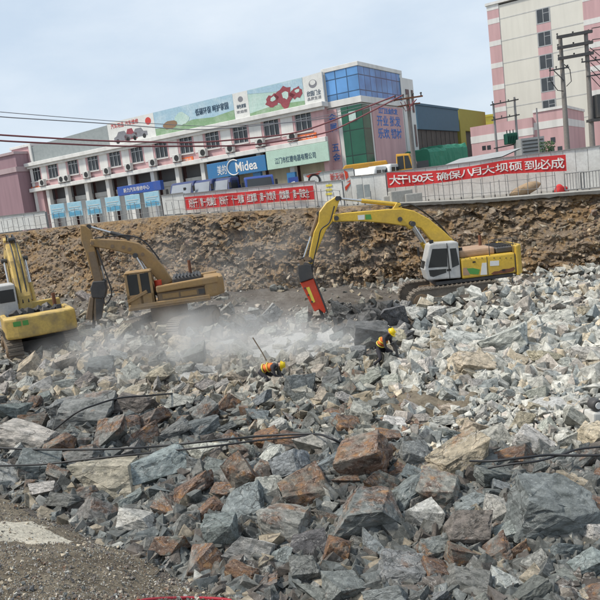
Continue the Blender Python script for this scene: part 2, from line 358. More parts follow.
# pale sand spill on the bank
m = MB(); idx = {}; SP = at_z(12, 522, 1.0)
for j in range(60):
    for i in range(80):
        x = SP.x - 2.6 + i * .065; y = SP.y - 1.2 + j * .05
        r = ((x - SP.x) / .8) ** 2 + ((y - SP.y) / .8) ** 2 + .9 * n3(x * 1.5, y * 1.5, 2) + .6 * n3(x * 5, y * 5, 2)
        if r < 1: idx[i, j] = len(m.v); m.v.append((x, y, ter(x, y) + .012 + .03 * (1 - max(0, r)) + .03 * n3(x * 3, y * 3)))
for (i, j) in list(idx):
    q = [(i, j), (i + 1, j), (i + 1, j + 1), (i, j + 1)]
    if all(k in idx for k in q): m.f.append(tuple(idx[k] for k in q)); m.sm.append(True)
tag(m.build('sand_spill', M['sand']), 'pale sand spilled on the gravel bank', 'sand', kind='stuff')
# excavated pit wall
NU, NV = 760, 84
wx = np.linspace(RIMX[0], RIMX[-1], NU)
WALLP = []
def wall_pt(x, v):                    # v 0 at the rim, 1 at the toe
    ry, rz = float(rim_y(x)), float(rim_z(x)); left = sstep((4 - x) / 16)
    run = 2.0 + 4.2 * left
    tz = ter(x, ry - run - .5) - .3
    prof = v ** (1.0 + .25 * left)
    y = ry - run * (v * .55 + .45 * v * v) - .3 * math.sin(v * 3.1); z = rz + (tz - rz) * prof
    a = min(1, v * 6) * min(1, (1 - v) * 8 + .3)
    q = Vector((x * .55, y * .4, z * .75))
    d = mnoise.fractal(q, .9, 2.1, 6) * .32 + (.30 * (abs(mnoise.noise(q * 2.3 + Vector((7, 0, 0)))) - .2)) + .18 * abs(mnoise.noise(q * 5)) + .10 * mnoise.noise(q * 13)
    vd, vp = mnoise.voronoi(Vector((x * 1.5, y * .3, z * 1.9 + x * .18)))
    h1 = mnoise.cell(vp[0] * 7.3); h2 = mnoise.cell(vp[0] * 5.1 + Vector((3, 1, 2))); h3 = mnoise.cell(vp[0] * 3.7 + Vector((8, 5, 1)))
    dq = Vector((x * 1.5, y * .3, z * 1.9 + x * .18)) - vp[0]
    fr = (h1 - .5) * .22 + dq.x * (h2 - .5) * .5 + dq.z * (h3 - .3) * .5
    vd2, vp2 = mnoise.voronoi(Vector((x * 4.2, y * .8, z * 5.0))); d2 = Vector((x * 4.2, y * .8, z * 5.0)) - vp2[0]
    fr += (mnoise.cell(vp2[0] * 6.1) - .5) * .13 + d2.x * (mnoise.cell(vp2[0] * 4.3) - .5) * .22 + d2.z * (mnoise.cell(vp2[0] * 2.9) - .35) * .22
    rocky = sstep((n3(x * .16, z * .35, 17) + .35) * 1.8)
    d += fr * (.25 + .75 * rocky)
    led = .2 * sstep((math.sin(v * 9 + x * .12 + 1.2 * n3(x * .2, v * 3)) - .2) * 1.2) * (1 - left * .5)
    return Vector((x + .15 * n3(x, z * 2, 5) * a, y - (d + led) * a, z + .12 * n3(x * 1.7, z * 2.5, 8) * a))
V = []; 
for j in range(NV + 1):
    for x in wx: V.append(wall_pt(float(x), j / NV))
F = [(j * NU + i, (j + 1) * NU + i, (j + 1) * NU + i + 1, j * NU + i + 1) for j in range(NV) for i in range(NU - 1)]
m = MB(); m.add(V, F, False); tag(m.build('pit_wall', M['wallsoil']), kind='structure')
# street beyond the rim, and the ground to the horizon
ts = [0, .4, 1.2, 2.5, 4, 7, 10, 15, 21, 30, 45, 70, 120, 300, 900, 2000]
V = []; xs_s = [float(a) for a in np.linspace(RIMX[0], RIMX[-1], 120)]
xs_s = [-1500, -400, -120, -60] + xs_s + [60, 120, 400, 1500]
for t in ts:
    for x in xs_s:
        y = float(rim_y(x)) + t; z = street_z(x, y) + (.03 * n3(x, y) if t > .5 else 0) - (0 if t else .0)
        V.append((x, y, z if t < 30 else 5.2))
nx = len(xs_s)
m = MB(); m.add(V, [(j * nx + i, j * nx + i + 1, (j + 1) * nx + i + 1, (j + 1) * nx + i) for j in range(len(ts) - 1) for i in range(nx - 1)], True)
tag(m.build('street', M['street']), kind='structure')
# broken concrete pavement edge along the right part of the rim
m = MB(); V = []; F = []; xs_k = [float(a) for a in np.linspace(at(385, 205, 40).x, RIMX[-1], 90)]
for x in xs_k:
    y = float(rim_y(x)); z = float(rim_z(x)); j1 = .10 * n3(x * 2.1, 0, 4); j2 = .08 * n3(x * 4, 2, 7)
    V += [(x, y - .35 + j1, z - .15 + j2), (x, y - .45 + j1, z + .02), (x, y - .40 + j1, z + .07), (x, y + .5, z + .075), (x, y + .52, z - .14)]
for i in range(len(xs_k) - 1):
    for k in range(4): a = i * 5 + k; F.append((a, a + 5, a + 6, a + 1))
m.add(V, F); tag(m.build('pavement_edge', M['concrete']), kind='structure')

# ------------------------------------------------------------------ buildings: shared direction of the street fronts
BA_ = at(322, 102, 63.0); ROOF = BA_.z
BB_ = at_z(29, 163.5, ROOF)
dv = (BA_ - BB_); dv.z = 0; LEN = dv.length; FRZ = math.atan2(dv.y, dv.x)
EX = Vector((math.cos(FRZ), math.sin(FRZ), 0)); EY = Vector((-math.sin(FRZ), math.cos(FRZ), 0))
def onpl(org, rz, px, py, off=0.0):        # picture point -> local (x, z) on the plane y = off of a frame
    ex = Vector((math.cos(rz), math.sin(rz), 0)); ey = Vector((-math.sin(rz), math.cos(rz), 0))
    r = ray(px, py); o = Vector(org); t = (off - (CP - o).dot(ey)) / r.dot(ey); p = CP + r * t - o
    return p.dot(ex), p.z
def onplx(org, rz, px, py, off=0.0):       # ... on the plane x = off -> local (y, z)
    ex = Vector((math.cos(rz), math.sin(rz), 0)); ey = Vector((-math.sin(rz), math.cos(rz), 0))
    r = ray(px, py); o = Vector(org); t = (off - (CP - o).dot(ex)) / r.dot(ex); p = CP + r * t - o
    return p.dot(ey), p.z
def text_mesh(s, size, bold=.0):
    c = bpy.data.curves.new('t', 'FONT'); c.body = s; c.size = size; c.align_x = 'CENTER'; c.align_y = 'CENTER'; c.extrude = .012; c.offset = bold; c.resolution_u = 3
    o = bpy.data.objects.new('t', c); COL.objects.link(o); bpy.context.view_layer.update()
    me = bpy.data.meshes.new_from_object(o.evaluated_get(bpy.context.evaluated_depsgraph_get())); bpy.data.objects.remove(o)
    V = [tuple(v.co) for v in me.vertices]; F = [tuple(p.vertices) for p in me.polygons]; return V, F
def lettering(s, size, mat, parent, fn, name='lettering', bold=.0, w=None, vert=False):
    """fn maps text (u, v, depth) to the parent's local space"""
    V, F = text_mesh(s, size, bold)
    if not V: return None
    us = [v[0] for v in V]; vs2 = [v[1] for v in V]
    k = (w / (max(us) - min(us))) if w else 1.0
    cu = (max(us) + min(us)) / 2; cv = (max(vs2) + min(vs2)) / 2
    m = MB(); m.add([fn((v[0] - cu) * k, v[1] - cv, v[2]) for v in V], F); return m.build(name, mat, parent)

GZ = 5.0
org = Vector((BB_.x, BB_.y, 0))
bld = empty('market_building', org, FRZ, 'long two storey pink and white building with twelve upper windows', 'building')
def f_(px, py, off=0.0): return onpl(org, FRZ, px, py, off)
XB = [f_(a, b)[0] for a, b in ((36, 176), (53, 172), (73, 168), (93, 164), (115, 160), (137, 156), (161, 150), (186, 145), (212, 139), (240, 133), (271, 127), (303, 120))]
z_led = (f_(31, 192)[1] + f_(327, 140)[1]) / 2            # white ledge between the storeys
z_win0 = (f_(303, 130)[1] + f_(36, 183)[1]) / 2; z_win1 = (f_(303, 109.5)[1] + f_(36, 168)[1]) / 2
z_p0 = z_win0 - .06; z_p1 = z_win1 + .08
WW = 1.75
DEP = 14
m = MB()                                                  # upper wall as strips leaving the windows open
m.box(0, LEN, 0, DEP, z_win1, ROOF - .45); m.box(0, LEN, 0, DEP, z_led, z_win0)
edges = [0] + sum([[x - WW / 2, x + WW / 2] for x in XB], []) + [LEN]
for i in range(0, len(edges), 2): m.box(edges[i], edges[i + 1], 0, DEP, z_win0, z_win1)
m.box(0, 1.6, .0, DEP, GZ - .6, z_led); m.box(LEN - .5, LEN, 0, DEP, GZ - .6, z_led)
m.box(1.6, LEN - .5, 2.2, DEP, GZ - .6, z_led)
m.build('wall', M['pink'], bld)
m = MB()
for a, b in zip(XB[:-1], XB[1:]):
    s0, s1 = a + WW / 2 + .25, b - WW / 2 - .25
    m = MB(); m.box(s0, s1, -.04, .0 - .002, z_win0 - .1, z_win1 + .05); m.build('white_pier', M['white'], bld)
m = MB(); m.box(-.35, LEN + .3, -.55, .6, ROOF - .42, ROOF); m.box(-.25, LEN + .2, -.28, 0, ROOF - .68, ROOF - .423); m.build('cornice', M['white'], bld, .03)
m = MB(); m.box(-.2, LEN + .2, -.5, -.003, z_led - .12, z_led + .32); m.build('ledge', M['white'], bld, .03)
m = MB(); m.box(-.02, .5, -.06, -.003, GZ - .5, ROOF - .7); m.build('corner_pilaster', M['white'], bld)
for x in XB:
    fr = MB(); fr.box(x - WW / 2, x + WW / 2, .06, .14, z_win0, z_win0 + .08); fr.box(x - WW / 2, x + WW / 2, .06, .14, z_win1 - .08, z_win1)
    for q in (-WW / 2, -.28, .30, WW / 2 - .07): fr.box(x + q, x + q + .07, .06, .14, z_win0 + .08, z_win1 - .08)
    fr.box(x - WW / 2 + .07, x + WW / 2 - .07, .062, .138, z_win0 + (z_win1 - z_win0) * .66, z_win0 + (z_win1 - z_win0) * .70)
    fo = fr.build('window', M['frame'], bld)
    pn = MB(); pn.box(x - WW / 2, x + WW / 2, .15, .17, z_win0, z_win1); pn.build('pane', M['win'], fo)
    sl = MB(); sl.box(x - WW / 2 - .1, x + WW / 2 + .1, -.14, -.003, z_win0 - .1, z_win0 - .02); sl.build('sill', M['white'], fo)
# ground floor: columns, dark glazing above, pale shutters below
gx = [1.6] + [(a + b) / 2 for a, b in zip(XB[:-1], XB[1:])] + [LEN - .5]
for i in range(1, len(gx) - 1):
    c = MB(); c.box(gx[i] - .25, gx[i] + .25, -.02, .48, GZ - .5, z_led - .125); c.build('column', M['white'], bld)
z_mid = GZ + (z_led - GZ) * .76
for a, b in zip(gx[:-1], gx[1:]):
    g_ = MB(); g_.box(a + .25, b - .25, 1.2, 1.26, z_mid, z_led - .01); go = g_.build('shop_glazing', M['recess'], bld)
    s_ = MB(); s_.box(a + .25, b - .25, 1.0, 1.1, GZ - .4, z_mid - .5)
    nr = 18
    s_.build('shutter', M['shutter'] if a > LEN * .5 else M['pale'], bld)
    t_ = MB(); t_.box(a + .25, b - .25, .9, 1.15, z_mid - .495, z_mid - .004); t_.build('fascia', M['pale'], bld)
# green glass stair bay and pink head at the far left end
m = MB(); m.box(-2.9, -.03, .6, 7, GZ - .5, f_(20, 168)[1] - .15); m.build('stair_glazing', M['dgreen'], bld)
zt0 = f_(20, 168)[1] - .14; zt1 = f_(22, 147.5)[1]
m = MB(); m.box(-3.3, .45, .3, 7, zt0, zt1); m.build('stair_head', M['pink'], bld)
m = MB(); m.box(-3.45, .6, .15, 7.1, zt1 + .002, zt1 + .3); m.box(-3.4, -.05, .2, .29, zt0 - .05, zt0 + .25); m.box(.2, .62, .12, .3, zt0, zt1); m.build('stair_head_coping', M['white'], bld, .02)

# roof billboards
def bb(x0, x1, z1a, z1b, mat, name, label, zb=None, th=.25, cat='billboard'):
    xa, xb = x0, x1; zb = ROOF + .02 if zb is None else zb
    o = empty(name, org + EX * xa + EY * .30 + Vector((0, 0, zb)), FRZ, label, cat)
    p = MB(); p.xz([(0, 0), (xb - xa, 0), (xb - xa, z1b - zb), (0, z1a - zb)], 0, th); p.build('panel', mat, o)
    p = MB()
    n = max(2, int((xb - xa) / 3))
    for i in range(n + 1):
        xx = .1 + (xb - xa - .2) * i / n; p.bar((xx, th + .03, .02), (xx, th + .03, z1a - zb - .1), .08, .08); p.bar((xx, th + .08, (z1a - zb) * .8), (xx, th + 1.4, .02), .06, .06)
    p.build('rear_strut', M['steel'], o)
    return o, xb - xa, z1a - zb, z1b - zb
def bx_(px, py): return f_(px, py, .30)
x107 = bx_(107, 126)[0]; x153 = bx_(153, 113)[0]; x232 = bx_(232, 93)[0]; x247 = bx_(247, 90)[0]; x302 = bx_(302, 77)[0]; x322 = bx_(321.5, 72)[0]; x30 = bx_(30.5, 147)[0]
zt = (bx_(321, 72.5)[1] + bx_(153, 113)[1]) / 2
bb(x30, x107 - .02, bx_(30, 147)[1], bx_(106, 125.5)[1] , M['greypanel'], 'blank_billboard', 'blank grey textured panel on the roof, left of all posters')
def flat(o, poly, mat, name, y=-.012, th=.01):
    p = MB(); p.xz(poly, y, y + th); return p.build(name, mat, o)
def blob(cx, cz, rx, rz, n=14, seed=0, j=.2):
    rr = random.Random(seed); return [(cx + rx * math.cos(a) * (1 + j * rr.uniform(-1, 1)), cz + rz * math.sin(a) * (1 + j * rr.uniform(-1, 1))) for a in [2 * math.pi * i / n for i in range(n)]]
def car_print(o, cx, cz, L, H, mat, mat2):
    flat(o, [(cx - L / 2, cz), (cx + L / 2, cz), (cx + L / 2, cz + H * .5), (cx + L * .28, cz + H * .58), (cx + L * .16, cz + H), (cx - L * .2, cz + H), (cx - L * .34, cz + H * .58), (cx - L / 2, cz + H * .45)], mat, 'printed_car')
    flat(o, blob(cx - L * .3, cz, L * .1, L * .1, 12, 1, 0), mat2, 'printed_wheel', -.024); flat(o, blob(cx + L * .3, cz, L * .1, L * .1, 12, 1, 0), mat2, 'printed_wheel', -.024)
o, Wd, ha, hb = bb(x107, x153 - .02, zt, zt, M['pwhite'], 'car_billboard', 'white roof poster with red writing above grey and red cars')
car_print(o, Wd * .30, .35, 2.6, 1.0, M['pgrey'], M['black']); car_print(o, Wd * .66, .4, 2.4, .9, M['pgrey'], M['black']); car_print(o, Wd * .48, .3, 1.9, 1.15, M['pred'], M['black'])
lettering('汽车用品 汽车维修', .55, M['redtxt'], o, lambda u, v, d: (u + Wd * .38, -.012 - d, v + ha * .82), w=Wd * .6)
flat(o, blob(Wd * .88, ha * .72, .42, .38, 18, 3, 0), M['redtxt'], 'round_emblem')
o, Wd, ha, hb = bb(x153, x232 - .02, zt, zt, M['psky'], 'landscape_billboard', 'blue and green landscape roof poster with dark writing')
flat(o, [(0, 0), (Wd, 0), (Wd, ha * .40), (Wd * .75, ha * .30), (Wd * .5, ha * .38), (Wd * .22, ha * .26), (0, ha * .34)], M['pgreen'], 'printed_meadow')
flat(o, blob(Wd * .20, ha * .36, 1.0, .42, 14, 5, .15), M['pbrown'], 'printed_hill', -.024); flat(o, blob(Wd * .36, ha * .5, .9, .6, 14, 6, .3), M['ppale'], 'printed_cloud', -.024)
lettering('低碳环保 呵护家园', .72, M['dktxt'], o, lambda u, v, d: (u + Wd * .74, -.026 - d, v + ha * .62), w=Wd * .40)
o, Wd, ha, hb = bb(x232, x247 - .02, zt, zt, M['pwhite'], 'logo_billboard', 'narrow white roof poster left of the red fruit poster')
flat(o, blob(Wd * .5, ha * .74, .30, .26, 16, 1, 0), M['pgrey'], 'round_emblem')
lettering('绿色家园', .4, M['dktxt'], o, lambda u, v, d: (u + Wd * .5, -.012 - d, v + ha * .48), w=Wd * .6)
lettering('欢迎您', .28, M['pgrey'], o, lambda u, v, d: (u + Wd * .5, -.012 - d, v + ha * .28), w=Wd * .7)
o, Wd, ha, hb = bb(x247, x302 - .02, zt, zt, M['ppale'], 'fruit_billboard', 'pale green roof poster with three dark red shapes')
flat(o, [(0, 0), (Wd, 0), (Wd, ha * .18), (Wd * .5, ha * .26), (0, ha * .14)], M['pgreen'], 'printed_meadow'); flat(o, [(0, ha * .86), (Wd * .5, ha * .72), (Wd, ha * .6), (Wd, ha - .03), (0, ha - .03)], M['psky'], 'printed_sky')
for cx, cz, rx, rz, sd_ in ((.44, .42, .75, .62, 1), (.66, .46, .95, .95, 2), (.88, .52, .7, .5, 4)):
    flat(o, blob(Wd * cx, ha * cz, rx, rz, 16, sd_, .28), M['pred'], 'printed_shape', -.024); flat(o, blob(Wd * cx + .1, ha * cz + .15, rx * .4, rz * .35, 10, sd_ + 9, .3), M['ppale'], 'printed_highlight', -.036)
o, Wd, ha, hb = bb(x302, x322, zt, zt + .1, M['pwhite'], 'emblem_billboard', 'white roof poster with round emblem beside the blue glass')
flat(o, blob(Wd * .5, ha * .70, .42, .36, 18, 1, 0), M['pgrey'], 'round_emblem'); flat(o, blob(Wd * .5, ha * .74, .30, .22, 16, 1, 0), M['pwhite'], 'emblem_centre', -.024)
lettering('欣园门业', .5, M['dktxt'], o, lambda u, v, d: (u + Wd * .5, -.012 - d, v + ha * .38), w=Wd * .7)
lettering('品质生活', .3, M['pgrey'], o, lambda u, v, d: (u + Wd * .5, -.012 - d, v + ha * .2), w=Wd * .7)

# air conditioners below the windows
ord_ = ['first', 'second', 'third', 'fourth', 'fifth', 'sixth', 'seventh', 'eighth', 'ninth', 'tenth', 'eleventh', 'twelfth', 'thirteenth', 'fourteenth', 'fifteenth', 'sixteenth']
ac0 = None
acs = [(43, 186), (62, 182), (67, 181), (87, 177), (107, 173), (129, 169), (153, 164), (177, 159.5), (203, 153), (230, 149), (260, 143), (292, 137)]
for i, (px, py) in enumerate(acs):
    lx, lz = f_(px, py, -.45); lab = f"white wall air conditioner, {ord_[i]} from the building's left end"
    p = org + EX * lx + EY * (-.43) + Vector((0, 0, max(lz - .4, z_led + .34)))
    if ac0 is None:
        ac0 = empty('air_conditioner', p, FRZ, lab, 'air conditioner', 'air conditioners below the upper windows')
        b = MB(); b.box(-.48, .48, -.2, .2, .05, .82); b.build('casing', M['acw'], ac0, .03)
        b = MB(); b.cyl((.1, -.206, .43), (.1, -.23, .43), .30, n=20); b.build('fan_grille', M['black'], ac0)
        b = MB(); b.box(-.4, -.34, -.25, .42, 0, .048); b.box(.34, .4, -.25, .42, 0, .048); b.build('bracket', M['steel'], ac0)
    else:
        c = copy_tree(ac0); c.location = p; c['label'] = lab
for (px, py, wd), lab in zip(((36, 188.5, 1.7), (186, 160, 1.9), (306, 137, 2.2)), ('orange sign under the leftmost upper window', 'orange sign below the eighth upper window from the left', 'orange sign under the rightmost upper window')):
    lx, lz = f_(px, py, -.06); o = empty('wall_sign', org + EX * lx + EY * (-.06) + Vector((0, 0, lz)), FRZ, lab, 'sign', 'orange signs on the pink wall')
    b = MB(); b.box(-wd / 2, wd / 2, 0, .05, -.26, .26); b.build('board', M['orange'], o); lettering('招租电话', .34, M['whitetxt'], o, lambda u, v, d: (u, -.004 - d, v), w=wd * .8)

# shop signs
def sign(pts, off, mat, name, label, th=.15):
    q = [f_(a, b, off) for a, b in pts]; x0 = (q[0][0] + q[3][0]) / 2; x1 = (q[1][0] + q[2][0]) / 2; z1 = (q[0][1] + q[1][1]) / 2; z0 = (q[2][1] + q[3][1]) / 2
    o = empty(name, org + EX * x0 + EY * off + Vector((0, 0, z0)), FRZ, label, 'sign'); b = MB(); b.box(0, x1 - x0, 0, th, 0, z1 - z0); b.build('board', mat, o, .02); return o, x1 - x0, z1 - z0
o, Wd, h = sign([(207, 165.5), (265, 153.5), (266, 170), (208, 180)], -.62, M['bluesign'], 'shop_sign', 'blue shop sign with white writing and a ring')
lettering('美的', 1.0, M['whitetxt'], o, lambda u, v, d: (u + Wd * .26, -.012 - d, v + h * .48), w=Wd * .16)
lettering('Midea', 1.25, M['whitetxt'], o, lambda u, v, d: (u + Wd * .68, -.012 - d, v + h * .5), w=Wd * .36, bold=.02)
b = MB(); ring = [(Wd * .47 + .78 * math.cos(t), -.03, h * .52 + .72 * math.sin(t)) for t in np.linspace(.9, 5.4, 24)]; b.tube(ring, .06, 6); b.build('ring_emblem', M['whitetxt'], o)
o, Wd, h = sign([(266.5, 153), (328, 140), (328.5, 159), (267, 172)], -.62, M['greensign'], 'shop_sign', 'pale green shop sign with dark blue writing')
lettering('江门市红德电器有限公司', .6, M['dktxt'], o, lambda u, v, d: (u + Wd * .47, -.012 - d, v + h * .42), w=Wd * .66)
o, Wd, h = sign([(117, 187.5), (160, 180), (161, 189.5), (118, 196.5)], -1.5, M['awn'], 'shop_sign', 'long blue awning sign over the pale blue boards', .5)
lettering('新力汽车维修中心', .5, M['whitetxt'], o, lambda u, v, d: (u + Wd * .45, -.012 - d, v + h * .5), w=Wd * .6)
for px in (233, 258, 292):                       # blue shop pillars
    lx, _ = f_(px, 182, -.3); c = MB(); c.box(lx - .45, lx + .45, -.35, -.03, GZ - .4, f_(px, 170, -.3)[1] - .2); c.build('blue_pillar', M['bluesign'], bld)

# corner tower
tc_ = at(360, 94, 61.8); tcx = (Vector((tc_.x, tc_.y, 0)) - org)
corg = Vector((tc_.x, tc_.y, 0))
tow = empty('corner_tower', corg, FRZ, 'corner tower with blue glass top, green glass edge and pink panels', 'building')
def tl(px, py): return onpl(corg, FRZ, px, py)        # left face -> (x, z)
def tr(px, py): return onplx(corg, FRZ, px, py)       # right face -> (y, z)
zT = tl(358, 61)[1]; zG1 = tl(358, 66)[1]; zG0 = tl(360, 92)[1]
xl = tl(322.5, 80)[0]; yr = tr(401, 85)[0]; yr2 = tr(413, 85)[0]; xg = tl(341, 110)[0]; xw = tl(338.5, 120)[0]; yg = tr(369, 110)[0]; yp = tr(400, 110)[0]
m = MB(); m.box(xl, -.05, .05, yr, GZ - .5, zG0 - .9); m.build('wall', M['white'], tow)
m = MB(); m.box(xl + .1, xw - .1, -.03, .045, GZ - .4, zG0 - 1.0); m.build('pink_panel', M['pink'], tow)
m = MB(); m.box(-.055, .03, yg + .55, yr - .3, GZ - .4, zG0 - 1.0); p2 = m.build('pink_panel', M['pink'], tow)
m = MB(); m.box(xg, .08, -.08, .04, GZ - .4, zG0 - 1.0); m.box(-.045, .08, .043, yg, GZ - .4, zG0 - 1.0); m.build('green_glazing', M['gglass'], tow)
m = MB(); m.box(xl, .12, -.12, yr, zG0 - .85, zG0 - .3); m.box(xl, .16, -.16, yr + .1, zG1 + .05, zT); m.box(xl, xl + .35, -.14, -.03, zG0 - .28, zG1 + .04); m.box(.06, .15, yr - .35, yr + .1, zG0 - .28, zG1 + .04); m.build('white_band', M['white'], tow, .02)
m = MB(); m.box(xl + .36, .05, -.10, yr - .36, zG0 - .29, zG1 + .04); m.build('blue_glazing', M['bglass'], tow)
m = MB(); m.box(-6, .0, yr + .11, yr2, GZ - .5, zG1 - .2); m.build('rear_bay', M['white'], tow)
for zz in np.arange(GZ + 1, zG1 - 2, 3.4):
    m = MB(); m.box(.0 + .004, .05, yr + .9, yr + 1.7, zz, zz + 2.2); m.build('window', M['win'], tow); m = MB(); m.box(.004, .05, yr + 2.3, min(yr2 - .3, yr + 3.1), zz, zz + 2.2); m.build('window', M['win'], tow)
cxl = (xl + xw) / 2
for i, ch in enumerate('金属·五金·机电·管材'):
    zz = zG0 - 1.7 - i * .88
    if ch != '·': lettering(ch, .8, M['bluetxt'], tow, lambda u, v, d: (u + cxl, -.034 - d, v + zz), bold=.01)
yc = (yg + .55 + yr - .3) / 2; yw = yr - yg - .85
for s, sz, ry_, k in (('江门五金批发', .55, 111, .62), ('开业 批发', 1.0, 121, .76), ('乐欢 钢材', 1.0, 133.5, .78)):
    zz = tr(385, ry_)[1]; lettering(s, sz, M['bluetxt'], tow, lambda u, v, d: (.034 + d, u + yc, v + zz), w=yw * k, bold=.02)
m = MB(); gx_, gz_ = tl(353, 116); m.box(gx_ - .35, gx_ + .35, -.16, -.085, gz_ - .4, gz_ + .4); m.build('open_casement', M['ppale'], tow)

# other buildings
def block(org_, rz, x0, x1, y0, y1, z0, z1, mat, name, parent, bev=0): b = MB(); b.box(x0, x1, y0, y1, z0, z1); return b.build(name, mat, parent, bev)
p = at_z(14, 154, 15.0); po = Vector((p.x, p.y, 0))
mb = empty('mauve_building', po, FRZ, 'plain mauve building at the left edge', 'building'); h1 = onpl(po, FRZ, 8, 171)[1]
block(po, FRZ, -26, 0, 0, 14, GZ - .5, h1 - .3, M['mauve'], 'wall', mb); block(po, FRZ, -26, 0, .1, 14, h1 + .3, 15, M['mauve'], 'upper_wall', mb); block(po, FRZ, -26, .1, -.15, 14, h1 - .297, h1 + .297, M['mauve2'], 'band', mb); block(po, FRZ, -26, .1, -.1, 14, 15.003, 15.3, M['mauve2'], 'coping', mb)
block(po, FRZ, -7, -1, -.05, -.003, GZ + .1, GZ + 1.5, M['recess'], 'doorway', mb)
p = at(416, 105, 84); po = Vector((p.x, p.y, 0))
bw = empty('blue_warehouse', po, FRZ, 'steel blue warehouse with dark lower walls beside the corner tower', 'building')
y1 = onplx(po, FRZ, 458, 112)[0]; zt_ = p.z; zm = onplx(po, FRZ, 437, 130)[1]
block(po, FRZ, -20, 0, 0, y1, zm, zt_, M['steelblue'], 'upper_cladding', bw); block(po, FRZ, -20, -.3, .2, y1 - .1, GZ - .5, zm - .004, M['dclad'], 'lower_wall', bw)
b = MB()
for k in range(1, 9): b.box(-.299, -.26, y1 * k / 9 - .06, y1 * k / 9 + .06, GZ - .4, zm - .05)
b.box(-.296, -.262, .3, y1 - .2, zm - 2.6, zm - 2.45); b.build('mullion', M['steel'], bw)
b = MB(); b.box(-20.1, .12, -.1, y1, zt_ + .003, zt_ + .25); b.build('roof_trim', M['steelblue'], bw)
p = at(458.5, 108.5, 84 + y1 * .88); po = Vector((p.x, p.y, 0)); yb = empty('olive_building', po, FRZ, 'olive yellow building right of the blue warehouse', 'building')
y2 = onplx(po, FRZ, 485, 112)[0]; zl = onplx(po, FRZ, 470, 131)[1]
block(po, FRZ, -20, .0, .02, y2, zl, p.z, M['olive'], 'upper_wall', yb); block(po, FRZ, -20, .0, .02, y2 * .18, GZ - .5, zl - .004, M['olive'], 'column', yb); block(po, FRZ, -20, -.6, y2 * .18 + .01, y2, GZ - .5, zl - .004, M['dclad'], 'lower_wall', yb)
p = at(485, 117, 140); q = at(500, 115.5, 140); lb = empty('lemon_building', (p.x, p.y, 0), 0, 'bright lemon yellow wall seen beyond the olive building', 'building')
block(0, 0, -3, q.x - p.x + 3, 0, 10, GZ - .5, p.z, M['lemon'], 'wall', lb); block(0, 0, -3.1, q.x - p.x + 3.1, -.15, 10, p.z + .003, p.z + .4, M['lemon'], 'coping', lb)

# low pink and white building
p = at(470, 127.5, 84); po = Vector((p.x, p.y, 0)); pk = empty('low_pink_building', po, FRZ, 'low pink building with a white stripe below the tall block', 'building')
x1, z1 = onpl(po, FRZ, 532, 120.5)[0], p.z
zs0 = onpl(po, FRZ, 471, 144)[1]; zs1 = onpl(po, FRZ, 471, 137)[1]
block(po, FRZ, 0, x1, 0, 12, GZ - .5, zs0, M['pink'], 'wall', pk); block(po, FRZ, 0, x1, 0, 12, zs1 + .004, z1, M['pink'], 'upper_wall', pk); block(po, FRZ, -.03, x1 + .03, -.03, 12, zs0 + .002, zs1 + .002, M['white'], 'white_stripe', pk)
xw_ = onpl(po, FRZ, 566, 130, .6)[0]
block(po, FRZ, x1 + .01, xw_, .6, 12, GZ - .5, z1 + .5, M['pink'], 'side_wing', pk); block(po, FRZ, x1 + .02, xw_ + .03, .56, 12.1, zs0 + .5, zs1 + .5, M['white'], 'wing_stripe', pk); block(po, FRZ, x1, xw_ + .1, .5, 12.2, z1 + .503, z1 + .8, M['white'], 'wing_coping', pk)
for a, b_ in ((484, 148), (489, 147.5)):
    lx, lz = onpl(po, FRZ, a, b_); block(po, FRZ, lx - .22, lx + .22, -.02, .1, lz - .25, lz + .25, M['win'], 'window', pk)
for a, b_ in ((553, 140), (552, 149), (543, 149), (560, 149)):
    lx, lz = onpl(po, FRZ, a, b_, .6); block(po, FRZ, lx - .25, lx + .25, .57, .7, lz - .3, lz + .3, M['win'], 'window', pk)

# tall block on the right
p = at(489, 9, 104); po = Vector((p.x, p.y, 0)); tb = empty('tall_block', po, FRZ, 'tall cream block with pink corner and one window column', 'building')
def k_(px, py): return onpl(po, FRZ, px, py)
xc0 = k_(502.5, 60)[0]; xc1 = k_(586, 60)[0]; zroof = k_(490, 7.5)[1]
floors = [k_(496, yy)[1] for yy in (131, 109.5, 87, 65, 42.5, 20)]
block(po, FRZ, xc0, xc1, 0, 16, GZ - .5, zroof, M['cream'], 'wall', tb)
XW = [k_(a, b_) for a, b_ in ((542.5, 16), (544.5, 39), (546.5, 62), (548, 85), (549, 107))]
wxm = sum(a for a, _ in XW) / 5; FH = (XW[0][1] - XW[4][1]) / 4
for i in range(-1, 5):
    z = XW[4][1] + FH * i
    b = MB(); b.box(wxm - .95, wxm + .95, -.05, -.003, z - 1.0, z + 1.05); fo = b.build('window', M['frame'], tb)
    b = MB(); b.box(wxm - .8, wxm - .04, -.06, -.052, z - .85, z + .92); b.box(wxm + .04, wxm + .8, -.06, -.052, z - .85, z + .3); b.box(wxm + .04, wxm + .8, -.06, -.052, z + .38, z + .92); b.build('pane', M['win'], fo)
    b = MB(); b.box(wxm - .95, wxm + .95, -.03, -.003, z - 2.05, z - 1.01); b.build('pink_apron', M['pink'], tb)
b = MB(); 
for z in floors: b.box(xc0, xc1, -.02, -.002, z - .06, z + .06)
b.build('floor_line', M['pale'], tb)
fl = sorted(floors) + [zroof]
x_r = xc1 + 22
for x0, x1, nm in ((-.3, xc0 - .003, 'pink_corner'), (xc1 + .003, x_r, 'pink_bay')):
    b = MB(); wb = MB(); prev = GZ - .5
    for z in fl:
        b.box(x0, x1, -.1, 16, prev, z - .45); wb.box(x0 - .02, x1, -.12, 16, z - .447, z + .257); prev = z + .26
    b.build(nm, M['pink'], tb); wb.build('white_band', M['white'], tb)
